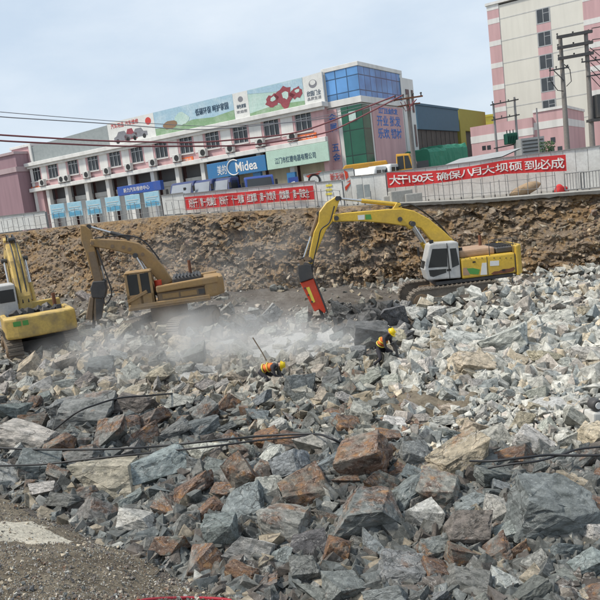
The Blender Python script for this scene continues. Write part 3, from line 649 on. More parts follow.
b = MB(); b.box(-.5, x_r + .1, -.3, 16.2, zroof + .262, zroof + .6); b.build('roof_coping', M['white'], tb)
b = MB(); b.box(xc1 + 2, xc1 + 5, -.16, -.101, GZ, GZ + 6.5); b.build('dark_doorway', M['recess'], tb)

# ------------------------------------------------------------------ street furniture, hoardings, banners
def gpt(px, d, zf=street_z):
    z = 5.0
    for _ in range(6):
        a, b = at(px, 100, d), at(px, 300, d); t = (z - a.z) / (b.z - a.z); p = at(px, 100 + 200 * t, d); z = zf(p.x, p.y)
    return Vector((p.x, p.y, z))
def dirz(a, b): return math.atan2((b - a).y, (b - a).x)
def sp(o, px, py, off=0.0): return onpl(o.location, o.rotation_euler[2], px, py, off)
def hoarding(pa, da, pb, db, ta, tb, label, np_, name='site_hoarding', mat='hoard'):
    a, b = gpt(pa, da), gpt(pb, db); rz = dirz(a, b); L = math.hypot((b - a).x, (b - a).y)
    o = empty(name, (a.x, a.y, a.z), rz, label, 'hoarding')
    za = at(pa, ta, da).z - a.z; zb = at(pb, tb, db).z - a.z; gb = b.z - a.z
    m = MB()
    for i in range(np_):
        t0, t1 = i / np_, (i + 1) / np_; e = .012 if i % 2 else 0
        m.xz([(L * t0 + .01, gb * t0 + .08), (L * t1 - .01, gb * t1 + .08), (L * t1 - .01, za + (zb - za) * t1), (L * t0 + .01, za + (zb - za) * t0)], e, e + .05)
    m.build('panel', M[mat], o)
    m = MB()
    for i in range(np_ + 1):
        t = i / np_; m.box(L * t - .04, L * t + .04, .07, .15, gb * t - .1, za + (zb - za) * t - .03)
    m.build('post', M['rail'], o)
    m = MB(); m.bar((0, -.03, za + .02), (L, -.03, zb + .02), .05, .05); m.build('top_rail', M['rail'], o)
    return o, L
hoarding(-45, 51.5, 47.5, 48.6, 222, 211, 'white hoarding at the left edge, below the mauve building', 9)
hoarding(164, 46.5, 186, 46, 195.5, 192.5, 'short white hoarding panel left of the left red banner', 2)
hoarding(186.3, 46.0, 318, 43.2, 194, 180.5, 'white hoarding behind the left red banner', 12)
ho, Lh = hoarding(307, 45.2, 357, 44.2, 174.5, 168, 'white hoarding printed with a black wheel and red swooshes', 5)
def ring_(cx, cz, r0, r1, n=28): return [(cx + r0 * math.cos(2 * math.pi * i / n), cz + r0 * math.sin(2 * math.pi * i / n)) for i in range(n)]
wx_, wz_ = sp(ho, 314.5, 180.5)
flat(ho, ring_(wx_, wz_, .42, 0), M['black'], 'printed_tyre', -.03); flat(ho, ring_(wx_, wz_, .29, 0), M['pwhite'], 'printed_rim', -.044)
for pts in ([(306, 176), (322, 170.5), (319, 174), (309, 178)], [(345, 187), (356, 177), (351, 183), (346, 191)], [(344, 170), (347.5, 172), (348.5, 177), (346, 180)], [(346, 182), (354, 178.5), (350, 181.5)]):
    flat(ho, [sp(ho, *q) for q in pts], M['redpaint'], 'printed_swoosh', -.03)
lettering('新天地', .5, M['redtxt'], ho, lambda u, v, d: (u + sp(ho, 337, 176.5)[0], -.03 - d, v + sp(ho, 337, 176.5)[1]), w=.9)
ha_, La = hoarding(318.5, 43.1, 344, 42.4, 182.5, 180, 'plain white panel in front of the printed hoarding', 2)
for q, zz in enumerate((185.5, 190, 194)): 
    c_ = sp(ha_, 329, zz); flat(ha_, [(c_[0] - .2, c_[1] - .06), (c_[0] + .2, c_[1] - .06), (c_[0] + .2, c_[1] + .07), (c_[0] - .2, c_[1] + .07)], M['vesty'], 'yellow_mark', -.03)
hoarding(353, 43.2, 388, 42.3, 176.5, 173, 'white hoarding panel behind the two white vans\' fronts', 3)
hr_, Lr = hoarding(386, 43.0, 640, 38.6, 173, 141, 'long white hoarding along the right side of the street', 22)
for q, (a, b) in enumerate(((362, 190), (372, 191))):
    pass
# red banners: gently waving cloth with lettering that follows it
def banner(pa, da, pb, db, tops, hts, words, label, sag, tsize, wfrac, bold):
    a = at(pa, tops[0], da); b = at(pb, tops[-1], db); rz = dirz(a, b); o = empty('red_banner', a, rz, label, 'banner', 'red slogan banners on the hoardings')
    L = math.hypot((b - a).x, (b - a).y); n = 80
    tz = [sp(o, pa + (pb - pa) * i / (len(tops) - 1), t)[1] for i, t in enumerate(tops)]; ux = np.linspace(0, 1, len(tops))
    bz = [sp(o, pa + (pb - pa) * i / (len(tops) - 1), t + h)[1] for i, (t, h) in enumerate(zip(tops, hts))]
    def wav(u, v): return -.05 + .05 * math.sin(u * 23 + v * 2) + .035 * math.sin(u * 57 + 1.3 + v * 3) + .03 * v * math.sin(u * 31)
    def pt(u, v, d=0.0):
        z1, z0 = np.interp(u, ux, tz), np.interp(u, ux, bz); return (u * L, wav(u, v) - d, z0 + (z1 - z0) * v)
    V = []; F = []; K = 8
    for j in range(K + 1):
        for i in range(n + 1): V.append(pt(i / n, j / K))
    F = [(j * (n + 1) + i, j * (n + 1) + i + 1, (j + 1) * (n + 1) + i + 1, (j + 1) * (n + 1) + i) for j in range(K) for i in range(n)]
    nb = len(V); V2 = V + [(x, y + .012, z) for x, y, z in V]; F2 = F + [tuple(nb + i for i in f[::-1]) for f in F]
    m = MB(); m.add(V2, F2, True); m.build('cloth', M['red'], o)
    H = abs(tz[0] - bz[0]); k = len(words)
    mm = MB()
    for ch, u0, s in words + [(' ', 1, 1)]:
        if ch == ' ':
            if mm.v: mm.build('lettering', M['whitetxt'], o)
            mm = MB(); continue
        Vt, Ft = text_mesh(ch, 1.0, bold); us = [q[0] for q in Vt]; vs_ = [q[1] for q in Vt]; cu, cv = (max(us) + min(us)) / 2, (max(vs_) + min(vs_)) / 2
        mm.add([pt(u0 + (q[0] - cu) * s * tsize / L, .5 + (q[1] - cv) * .70, .02 + q[2]) for q in Vt], Ft)
    return o
t1 = '人人讲 第一党旗红 安全第一 施工质量 百年大计 第一是安全'
t1 = '好好干 第一党旗红 好好干 十一党旗 红旗飘 第一次党员 党旗飘 第一是安全'
ws = []; n1_ = len(t1); 
for i, ch in enumerate(t1): ws.append((ch, .035 + .93 * (i + .5) / n1_, 1.0))
banner(184, 45.6, 313.5, 42.9, (197.2, 194.3, 191.5, 188.3, 185.5), (13.2, 13, 13, 13, 14), ws, 'red slogan banner with small white writing, left of the yellow excavator\'s boom', .1, .225, .95, .008)
t2 = [('大', .045), ('干', .095), ('1', .135), ('5', .165), ('0', .195), ('天', .24), (' ', .28), ('确', .325), ('保', .395), ('八', .465), ('月', .515), ('大', .585), ('坝', .66), ('硕', .735), ('到', .815), ('必', .885), ('成', .955)]
banner(386.5, 41.6, 565.5, 38.3, (172.7, 171.6, 169.7, 165.5, 160.2, 157, 154.6), (15.5, 14, 12.3, 12.5, 13.6, 15.3, 16.5), [(a, b, .95 if b < .3 else 1.0) for a, b in t2], 'long red slogan banner with large white characters on the right hoarding', .2, .74, .9, .012)
# pale blue poster boards on the left fence
for i, (px, py) in enumerate(((58, 211), (75, 209), (94, 207), (113, 204), (133, 202), (152, 199))):
    p = at(px, py, 50.3 - i * .35); g0 = street_z(p.x, p.y)
    o = empty('poster_board', (p.x, p.y, g0), FRZ * .5, f'pale blue poster board on two legs, {["leftmost", "second from left", "third from left", "fourth from left", "fifth from left", "rightmost"][i]} of six', 'poster board', 'pale blue poster boards along the street edge')
    zc = p.z - g0; m = MB(); m.box(-.58, .58, -.03, .03, zc - .52, zc + .5); m.build('panel', M['sky1'], o, .01)
    m = MB(); m.xz([(-.5, zc - .42), (.5, zc - .42), (.5, zc - .2), (.1, zc - .12), (-.2, zc - .22), (-.5, zc - .1)], -.045, -.035); m.build('printed_landscape', M['poster'], o)
    m = MB(); m.box(-.45, .45, -.045, -.035, zc + .12, zc + .17); m.box(-.38, .3, -.045, -.035, zc - .02, zc + .02); m.build('printed_lines', M['pwhite'], o)
    for s in (-.48, .48): m = MB(); m.cyl((s, .06, -.2), (s, .06, zc + .4), .03); m.build('leg', M['rail'], o)
# safety railings along the rim
def railing(pa, pb, label, n, dd=.35, h=1.05):
    a, b = gpt(pa, 45), gpt(pb, 45)
    fx = lambda t: interp(pa + (pb - pa) * t, RIM_PX, [p.x for p in RIM])
    P = []
    for i in range(n + 1):
        x = fx(i / n); y = float(rim_y(x)) + dd; P.append(Vector((x, y, street_z(x, y))))
    o = empty('safety_railing', P[0], 0, label, 'railing', 'railings along the rim'); Q = [p - P[0] for p in P]
    for i, q in enumerate(Q):
        jx = rng.uniform(-.05, .05); m = MB(); m.cyl(q + Vector((0, 0, -.2)), q + Vector((jx, 0, h * rng.uniform(.8, 1.1))), .02, .02, 6); m.build('post', M['rail'], o)
    for zz in (.35, .95): m = MB(); m.tube([q + Vector((0, -.03, zz + rng.uniform(-.06, .06))) for q in Q], .014, 5); m.build('rail', M['rail'], o)
    return o
railing(2, 47, 'grey railing before the left edge hoarding', 8, .3); railing(50, 163, 'grey railing below the pale blue poster boards', 22, .3)
railing(167, 343, 'grey railing below the left red banner', 26, .4); railing(420, 562, 'grey railing under the right red banner', 15, .75, 1.2)

# vehicles
def wheel(parent, x, y, r, w_, nm='wheel'):
    m = MB(); m.cyl((x, y - w_ / 2, r), (x, y + w_ / 2, r), r, n=18); wo = m.build(nm, M['tyre'], parent, .03)
    m = MB(); m.cyl((x, y - w_ / 2 - .02, r), (x, y + w_ / 2 + .02, r), r * .55, n=14); m.build('rim', M['roofgrey'], wo)
def truck(p, rz, label, mat, group=None, cargo='flat', cw=2.2):
    o = empty('lorry', p, rz, label, 'lorry', group); W2 = cw / 2
    prof = [(0, .55), (0, 1.35), (.16, 1.45), (.55, 2.35), (.75, 2.5), (1.75, 2.5), (1.8, .55)]
    m = MB(); m.xz(prof, -W2, W2); m.build('cab', mat, o, .07, seg=2)
    a = Vector((.60 - .55, 0, 1.55)) ; m = MB(); m.add([(.155, -W2 + .14, 1.5), (.155, W2 - .14, 1.5), (.53, W2 - .2, 2.32), (.53, -W2 + .2, 2.32)], [(0, 3, 2, 1)]); 
    m.add([(.125, -W2 + .14, 1.5), (.125, W2 - .14, 1.5), (.50, W2 - .2, 2.32), (.50, -W2 + .2, 2.32)], [(0, 3, 2, 1)]); m.build('windscreen', M['palewin'] if group else M['tint'], o)
    for s in (-1, 1):
        m = MB(); m.xz([(.5, 1.5), (1.5, 1.5), (1.5, 2.25), (.78, 2.25)], s * (W2 + .006) - .008, s * (W2 + .006) + .008); m.build('side_window', M['tint'], o)
        m = MB(); m.box(-.05, .02, s * W2 * .72 - .16, s * W2 * .72 + .16, .8, 1.02); m.build('headlight', M['lamp'], o)
        m = MB(); m.obox((.2, s * (W2 + .16), 1.9), (.06, .2, .42)); m.build('mirror', M['black'], o)
    m = MB(); m.box(-.12, .1, -W2, W2, .42, .72); m.build('bumper', M['roofgrey'], o, .03)
    m = MB(); m.box(-.03, .02, -W2 * .5, W2 * .5, .86, 1.2); m.build('grille', M['black'], o)
    m = MB(); m.box(1.9, 5.6, -W2, W2, .95, 1.12)
    if cargo == 'sides':
        m.box(1.9, 5.6, -W2, -W2 + .06, 1.12, 1.7); m.box(1.9, 5.6, W2 - .06, W2, 1.12, 1.7); m.box(1.9, 1.96, -W2, W2, 1.12, 1.9); m.box(5.54, 5.6, -W2, W2, 1.12, 1.7)
    m.build('cargo_bed', mat, o, .02); m = MB(); m.box(.3, 5.5, -.4, .4, .6, .93); m.build('chassis', M['steel'], o)
    for x in (1.0, 4.6):
        for s in (-1, 1): wheel(o, x, s * (W2 - .16), .46, .28)
    return o
rzt = math.atan2(EY.y, EY.x)
t0_ = truck(gpt(182, 53.6), R(62), 'navy lorry with pale windscreen, leftmost of three parked in a row', M['navy'], 'navy lorries parked in a row', 'sides')
for px, lab in ((200, 'navy lorry with pale windscreen, middle of three parked in a row'), (218, 'navy lorry with pale windscreen, rightmost of three parked in a row')):
    c = copy_tree(t0_); c.location = gpt(px, 53.3 - (px - 182) * .02); c['label'] = lab
truck(gpt(263, 52.5), R(96), 'dark blue lorry facing the pit in front of the blue shop sign', M['dkblue'], None, 'sides')
def blueboard(px, d, w_, h, label):
    o = empty('notice_board', gpt(px, d), FRZ, label, 'notice board'); z = at(px, 182.5, d).z - o.location.z
    m = MB(); m.box(-w_ / 2, w_ / 2, -.03, .03, z - h / 2, z + h / 2); m.build('panel', M['dkblue'], o); m = MB(); m.xz([(-.2, z - .1), (.25, z - .1), (.1, z + .1), (-.15, z + .06)], -.05, -.035); m.build('printed_mark', M['whitetxt'], o)
    m = MB(); m.cyl((0, .06, -.2), (0, .06, z), .04); m.build('leg', M['rail'], o)
blueboard(296.5, 46.5, .75, .75, 'small bright blue notice board above the left red banner')
# yellow bus and yellow pickup behind the white vans
def bus(p, rz, label, L=7.0, H=2.9):
    o = empty('bus', p, rz, label, 'bus'); W2 = 1.15
    m = MB(); m.xz([(0, .4), (0, 1.2), (.12, H - .25), (.35, H), (L - .1, H), (L, H - .2), (L, .4)], -W2, W2); m.build('body', M['vyel'], o, .08, seg=2)
    for s in (-1, 1):
        for k in range(5): m = MB(); m.box(.7 + k * 1.22, 1.8 + k * 1.22, s * (W2 + .006) - .01, s * (W2 + .006) + .01, 1.35, 2.25); m.build('window', M['tint'], o)
        for x in (1.4, L - 1.6): wheel(o, x, s * (W2 - .14), .45, .26)
        m = MB(); m.box(-.04, .02, s * .75 - .15, s * .75 + .15, .75, .95); m.build('headlight', M['lamp'], o)
    m = MB(); m.add([(-.012 + .02 * 0, -1.0, 1.3), (-.012, 1.0, 1.3), (.085, 1.0, 2.5), (.085, -1.0, 2.5)], [(0, 3, 2, 1)]); m.build('windscreen', M['tint'], o)
    return o
bus(gpt(344, 55.0), R(-4), 'long yellow bus, mostly hidden behind the printed hoarding', 3.6 * .95 if False else 3.6, 2.65)
def van(p, rz, label, mat, group=None, H=2.0):
    o = empty('van', p, rz, label, 'van', group); W2 = .9
    m = MB(); m.xz([(0, .35), (0, .85), (.25, 1.0), (.75, H - .18), (1.0, H), (3.7, H), (3.95, H - .3), (4.0, .35)], -W2, W2); m.build('body', mat, o, .12, seg=3)
    m = MB(); m.add([(.225, -.74, 1.04), (.225, .74, 1.04), (.69, .66, H - .24), (.69, -.66, H - .24)], [(0, 3, 2, 1)]); m.build('windscreen', M['tint'], o)
    for s in (-1, 1):
        m = MB(); m.xz([(.75, 1.08), (1.75, 1.08), (1.75, H - .22), (1.0, H - .22)], s * (W2 + .004) - .008, s * (W2 + .004) + .008); m.build('side_window', M['tint'], o)
        m = MB(); m.xz([(1.95, 1.08), (3.6, 1.08), (3.55, H - .22), (1.95, H - .22)], s * (W2 + .004) - .008, s * (W2 + .004) + .008); m.build('side_window', M['tint'], o)
        m = MB(); m.box(-.03, .05, s * .62 - .14, s * .62 + .14, .62, .8); m.build('headlight', M['lamp'], o)
        for x in (.8, 3.2): wheel(o, x, s * (W2 - .1), .32, .2)
    m = MB(); m.box(-.07, .06, -W2, W2, .3, .52); m.build('bumper', M['black'], o, .02)
    return o
vA = van(gpt(362, 47.6), R(58), 'white van with rounded roof, left of the taller white van', M['vwhite'], None, 1.95); vA.scale = (.95, 1.0, 1.22)
vB = van(gpt(378, 49.0), R(62), 'taller white van with large dark windscreen beside the yellow pickup', M['vwhite'], None, 2.3); vB.scale = (.95, 1.0, 1.08)
def pickup(p, rz, label):
    o = empty('pickup', p, rz, label, 'pickup'); W2 = .95
    m = MB(); m.xz([(0, .45), (.05, 1.05), (1.25, 1.25), (1.75, 2.05), (3.2, 2.1), (3.3, 1.3), (5.0, 1.3), (5.0, .45)], -W2, W2); m.build('body', M['vyel'], o, .07, seg=2)
    m = MB(); m.add([(1.27, -.8, 1.32), (1.27, .8, 1.32), (1.69, .72, 2.0), (1.69, -.72, 2.0)], [(0, 3, 2, 1)]); m.build('windscreen', M['tint'], o)
    for s in (-1, 1):
        m = MB(); m.xz([(1.55, 1.35), (2.3, 1.35), (2.3, 1.97), (1.85, 1.95)], s * (W2 + .004) - .008, s * (W2 + .004) + .008); m.xz([(2.42, 1.35), (3.12, 1.35), (3.08, 1.97), (2.42, 1.97)], s * (W2 + .004) - .008, s * (W2 + .004) + .008); m.build('side_window', M['tint'], o)
        m = MB(); m.box(-.02, .06, s * .68 - .14, s * .68 + .14, .8, .98); m.build('headlight', M['lamp'], o)
        for x in (.95, 4.0): wheel(o, x, s * (W2 - .1), .42, .25)
    m = MB(); m.box(-.08, .04, -W2, W2, .42, .65); m.build('bumper', M['steel'], o, .02)
    return o
pk_ = pickup(gpt(431, 51.0), R(160), 'yellow pickup with raised cab behind the right red banner\'s left end'); 
pk_.scale = (.66, 1.1, 1.5)
# green tarpaulin heap and grey site shed
p = gpt(430.5, 66); q = gpt(470, 70); o = empty('tarped_stack', p, dirz(p, q), 'tall stack under bright green netting before the blue warehouse', 'covered stack')
Lq = (q - p).length; zt_ = at(448, 147, 67).z - p.z
V = []; F = []; nx_, nz_ = 26, 8
for side in range(2):
    pass
def tarp(o, L, W, H, mat, seed, nm='tarpaulin'):
    m = MB(); nxx, nyy = 60, 24; V = []
    for j in range(nyy + 1):
        for i in range(nxx + 1):
            u, v = i / nxx, j / nyy
            ex = min(1, min(u, 1 - u) * 24); ey = min(1, min(v, 1 - v) * 11); e = sstep(min(ex, ey) * 1.0)
            nn = n3(u * 6 + seed, v * 4, seed); V.append((u * L + .08 * nn, v * W + .08 * n3(u * 7, v * 5, seed + 3), (H * (.9 + .12 * n3(u * 3, v * 2, seed))) * e - .1 + .10 * n3(u * 14, v * 9, seed + 1)))
    m.add(V, [(j * (nxx + 1) + i, j * (nxx + 1) + i + 1, (j + 1) * (nxx + 1) + i + 1, (j + 1) * (nxx + 1) + i) for j in range(nyy) for i in range(nxx)], True)
    return m.build(nm, mat, o)
m = MB(); V = []; NS, NL = 36, 44
for i in range(NL + 1):
    for k_i in range(NS):
        a = 2 * math.pi * k_i / NS; ca, sa = math.cos(a), math.sin(a); q = max(abs(ca), abs(sa)); ux, uz = ca / q, sa / q
        u = i / NL; hh = zt_ * (1.0 if u < .42 else 1.08); nn = .10 * n3(u * 16, ux * 3, uz * 3) + .05 * n3(u * 40, ux * 8, uz * 8)
        V.append((u * Lq, 1.6 + (ux * 1.6) * (1 + nn * .4) + (-.25 if u < .42 else 0), hh * .5 + uz * hh * .5 + nn + (.06 * math.sin(u * 33) if uz > .9 else 0)))
m.add(V, [(i * NS + k, i * NS + (k + 1) % NS, (i + 1) * NS + (k + 1) % NS, (i + 1) * NS + k) for i in range(NL) for k in range(NS)] + [tuple(range(NS)), tuple(range((NL + 1) * NS - 1, NL * NS - 1, -1))], False)
m.build('netting', M['bgreen'], o)
p = gpt(444, 56); q = gpt(503, 52.5); o = empty('site_shed', p, dirz(p, q), 'low site shed with a grey sheet roof behind the right hoarding', 'shed'); Lq = (q - p).length
za = at(470, 162.5, 54.5).z - p.z; zb = at(470, 159.0, 56).z - p.z
m = MB(); m.box(0, Lq, .1, 3, -.3, za - .05); m.build('wall', M['dclad'], o); m = MB(); m.add([(-.2, -.25, za - .05), (Lq + .2, -.25, za - .05 + .15), (Lq + .2, 3.2, zb + .35), (-.2, 3.2, zb + .2)], [(0, 1, 2, 3)]); m.add([(-.2, -.25, za - .12), (Lq + .2, -.25, za + .03), (Lq + .2, 3.2, zb + .28), (-.2, 3.2, zb + .13)], [(3, 2, 1, 0)]); m.build('roof', M['roofgrey'], o)
# small street things
def heap_block(px, d, L, W, H, mat, nm, label, cat, rz=0.0, seed=1, dz=0.0):
    p = gpt(px, d); o = empty(nm, p + Vector((0, 0, dz)), rz, label, cat); return o
for px, d, s, lab in ((392, 40.6, (.9, .6, .55), 'small grey concrete block left of the sign pole'), (401, 40.4, (1.3, .7, .8), 'largest grey concrete block beside the sign pole foot'), (413, 40.3, (1.0, .6, .6), 'grey concrete block right of the sign pole foot')):
    o = MB().obox((0, 0, s[2] / 2 - .05), s).build('concrete_block', M['concrete'], None, .06, seg=2); o.location = gpt(px, d); o.rotation_euler = (0, 0, rng.uniform(-.3, .3)); tag(o, lab, 'concrete block', 'concrete blocks at the sign pole')
m = MB(); V = []
prof = [(-.85, .05), (-.6, .22), (-.2, .30), (.3, .34), (.75, .25), (1.0, .06)]
pts = []; n_ = 12; b_ = 0
for x, r in prof:
    for k in range(n_): a = 2 * math.pi * k / n_; V.append((x, r * math.cos(a) * .9, .34 + x * .22 + r * math.sin(a)))
m.add(V, [(i * n_ + k, i * n_ + (k + 1) % n_, (i + 1) * n_ + (k + 1) % n_, (i + 1) * n_ + k) for i in range(5) for k in range(n_)] + [tuple(range(n_)), tuple(range(6 * n_ - 1, 5 * n_ - 1, -1))], True)
o = m.build('sacking_bundle', M['bundle']); o.location = gpt(524, 38.9); o.rotation_euler = (0, 0, .1); tag(o, 'tan spindle shaped bundle lying below the right red banner', 'bundle')
m = MB(); m.dome((0, 0, 0), .3, .25, .5, 12, 5); m.dome((.32, .05, 0), .22, .2, .36, 12, 5); o = m.build('red_sack', M['red']); o.location = gpt(559.5, 38.2); tag(o, 'small red sack at the foot of the right red banner', 'sack')
def barrier(px, d, w_, label):
    p = gpt(px, d); o = empty('crowd_barrier', p, dirz(gpt(px - 5, d), gpt(px + 5, d - .15)), label, 'barrier', 'grey crowd barriers before the right hoarding'); h = 1.05
    m = MB(); 
    m.tube([(-w_ / 2, 0, .15), (-w_ / 2, 0, h), (w_ / 2, 0, h), (w_ / 2, 0, .15), (-w_ / 2, 0, .15)], .04, 6); m.build('frame', M['rail'], o)
    m = MB(); 
    for k in range(1, 7): m.cyl((-w_ / 2 + w_ * k / 7, 0, .15), (-w_ / 2 + w_ * k / 7, 0, h), .018, n=6)
    m.build('bars', M['rail'], o)
    for s in (-1, 1): m = MB(); m.bar((s * w_ * .4, -.3, .03), (s * w_ * .4, .3, .03), .05, .05); m.bar((s * w_ * .4, 0, .03), (s * w_ * .4, 0, .15), .05, .05); m.build('foot', M['rail'], o)
    return o
barrier(575, 37.9, 1.0, 'grey crowd barrier nearest the red sack'); barrier(592, 37.6, 1.1, 'grey crowd barrier at the right edge')
# worn grey posters on the panel left of the right banner
o = empty('faded_notice', gpt(366, 42.45), dirz(gpt(353, 42.9), gpt(388, 42.0)), 'pair of faded grey notices below the white hoarding panel', 'notice'); 
c_ = sp(o, 363.5, 191); m = MB(); m.box(c_[0] - .42, c_[0] - .02, -.02, .02, c_[1] - .42, c_[1] + .42); m.box(c_[0] + .06, c_[0] + .42, -.02, .02, c_[1] - .40, c_[1] + .36); m.build('sheet', M['greypanel'], o); 
for q in (c_[0] - .45, c_[0] + .4): m = MB(); m.box(q, q + .04, .0, .06, -.3, .8); m.build('leg', M['rail'], o)

# poles
def insulator(m, p): m.cyl(p, p + Vector((0, 0, .12)), .045, .03, 8); m.cyl(p + Vector((0, 0, .12)), p + Vector((0, 0, .2)), .075, .05, 8)
def pole(px, d, py_top, r0, r1, label, nm='utility_pole', cat='utility pole', mat='pole'):
    p = gpt(px, d); o = empty(nm, p, 0, label, cat); h = at(px - 4, py_top, d).z - p.z; m = MB(); m.cyl((0, 0, -.6), (0, 0, h), r0, r1, 14); m.build('shaft', M[mat], o); return o, h
pl, hl = pole(569, 50, 35, .21, .13, 'left concrete pole of the tall pair before the cream block'); pr, hr = pole(594, 49.5, 30, .21, .13, 'right concrete pole of the tall pair, with a dark box')
m = MB(); dx = pr.location - pl.location
cb = empty('crossbeam_frame', pl.location + Vector((0, -.25, 0)), 0, 'three dark cross beams joining the tall pole pair', 'crossarm')
for k in range(3):
    b = MB(); z = hl - .15 - k * .72; b.bar((-.35, 0, z), (dx.x + .35, dx.y, z + .05), .2, .2); b.build('beam', M['steel'], cb)
b = MB()
for k in range(3):
    z = hl - .15 - k * .72
    for s in (-.3, dx.x * .5, dx.x + .3): insulator(b, Vector((s, 0, z + .08)))
b.build('insulators', M['black'], cb)
b = MB(); z = hl - 2.3; b.bar((-1.0, -.2, z), (.4, -.2, z + .08), .09, .09); b.bar((-.7, -.2, z), (0, -.2, z - .8), .05, .05)
for s in (-.95, -.5, .3): insulator(b, Vector((s, -.2, z + .05)))
b.build('crossarm', M['steel'], pl)
b = MB(); b.tube([(.08, -.2, z + .3), (.45, -.22, z - .1), (.5, -.22, z - .9), (.14, -.2, z - 1.2)], .03, 5); b.tube([(-.9, -.2, z + .2), (-1.0, -.2, z - .6), (-.5, -.2, z - 1.4), (-.1, -.2, z - 1.5)], .03, 5); b.build('jumper_cable', M['wire'], pl)
b = MB(); z = hr - 2.1; b.bar((-.5, -.2, z), (2.2, -.2, z + .05), .09, .09); b.bar((-.2, -.2, z - 1.0), (2.0, -.2, z - .9), .09, .09)
for s in (-.45, .5, 1.2, 2.0): insulator(b, Vector((s, -.2, z + .05)))
b.build('crossarm', M['steel'], pr)
b = MB(); b.box(.3, 1.3, -.4, .3, hr - 6.0, hr - 4.4); b.build('switch_box', M['steel'], pr, .04)
b = MB(); b.box(-.2, 1.5, -.42, .32, hr - 6.2, hr - 6.02); b.build('platform', M['steel'], pr)
b = MB()
for k in range(5):
    b.tube([(.1, -.25, hr - 1.2 - k * .5), (.8, -.3, hr - 1.9 - k * .55), (1.5, -.3, hr - 1.4 - k * .6), (2.4, -.3, hr - 1.2 - k * .5)], .028, 5)
b.build('jumper_cable', M['wire'], pr)
b = MB()
for k in range(3): b.cyl((.95, -.3, hr - 3.2 - k * .9), (1.35, -.35, hr - 3.05 - k * .9), .09, .09, 8)
b.build('fuse', M['rust'], pr)
# transformer frame in front of the low pink building
pa, h_ = pole(499, 62, 103, .12, .09, 'slim grey post pair carrying a green transformer', 'transformer_stand', 'transformer stand', 'rail')
d2 = gpt(520, 62) - pa.location; m = MB(); m.cyl(d2 + Vector((0, 0, -.5)), d2 + Vector((0, 0, h_ + .3)), .12, .09, 12); m.build('shaft', M['rail'], pa)
m = MB(); 
for zz in (h_ - .15, h_ - 1.45, h_ - 3.9): m = MB(); m.bar((-.3, -.15, zz), (d2.x + .3, d2.y - .15, zz + .2), .1, .1); m.build('crossbeam', M['steel'], pa)
m = MB()
for zz in (h_ - .05, h_ - 1.35):
    for s in (-.1, .6, 1.3, d2.x): insulator(m, Vector((s, -.15, zz)))
m.build('insulators', M['black'], pa)
tz_ = h_ - 3.7; m = MB(); m.box(.75, 1.75, -.55, .25, tz_, tz_ + .95); to = m.build('transformer', M['trgreen'], pa, .05); m = MB()
for k in range(7): m.box(.80 + k * .14, .84 + k * .14, -.68, -.552, tz_ + .1, tz_ + .8)
m.build('cooling_fins', M['trgreen'], to); m = MB(); 
for k in range(3): m.cyl((.95 + k * .28, -.15, tz_ + .95), (.95 + k * .28, -.15, tz_ + 1.25), .05, .04, 8)
m.build('bushing', M['black'], to)
pole(541, 58, 108, .09, .06, 'slim grey pole between transformer stand and tall pole pair', 'slim_pole', 'pole', 'rail')
# grey louvred cabin by the slim pole and a shrub
p = gpt(535, 60); o = empty('grey_cabin', p, 0, 'grey slatted cabin beside the slim pole', 'cabin'); z = at(535, 137, 60).z - p.z; m = MB(); m.box(-1.0, 1.0, 0, 2, -.3, z); m.build('wall', M['roofgrey'], o); m = MB(); 
for k in range(6): m.box(-.9, .9, -.05, -.003, z - .3 - k * .3, z - .2 - k * .3)
m.build('slats', M['dclad'], o)
spl, hs = pole(417.5, 43.6, 94, .16, .11, 'tall grey pole with red wires in front of the corner tower', 'wire_pole', 'utility pole')
m = MB(); m.bar((-.9, -.15, hs - .25), (.9, -.15, hs - .2), .09, .09); m.bar((-.7, -.15, hs - .65), (.7, -.15, hs - .6), .08, .08); m.build('crossarm', M['rust'], spl)
m = MB()
for s in (-.8, -.3, .3, .8): insulator(m, Vector((s, -.15, hs - .16)))
m.build('insulators', M['black'], spl)
m = MB()
for k in range(4): m.tube([(-.5 + k * .25, -.2, hs - .4), (-.25 + k * .15, -.28, hs - 1.0), (.15 - k * .05, -.25, hs - .7), (.5, -.2, hs - .35)], .025, 5)
m.build('jumper_cable', M['redwire'], spl)
# shrub behind the hoarding
p = gpt(549, 57); o = empty('shrub', p, 0, 'small green shrub between the grey cabin and tall poles', 'shrub'); z = at(549, 141, 57).z - p.z
m = MB(); 
for k in range(5): m.cyl((0, 0, -.1), (rng.uniform(-.4, .4), rng.uniform(-.3, .3), z * rng.uniform(.5, .8)), .03, .012, 5)
m.build('stem', M['brownst'], o); m = MB()
for k in range(700):
    a = rng.uniform(0, 6.28); rr = rng.random() ** .5 * .6; zz = z * rng.uniform(.3, 1.0); c = Vector((rr * math.cos(a), rr * math.sin(a), zz)); e1 = Vector((rng.uniform(-1, 1), rng.uniform(-1, 1), rng.uniform(-1, 1))).normalized() * .09; e2 = e1.orthogonal().normalized() * .05
    m.add([c - e1, c + e2, c + e1, c - e2], [(0, 1, 2, 3)])
m.build('foliage', M['green_leaf'], o)

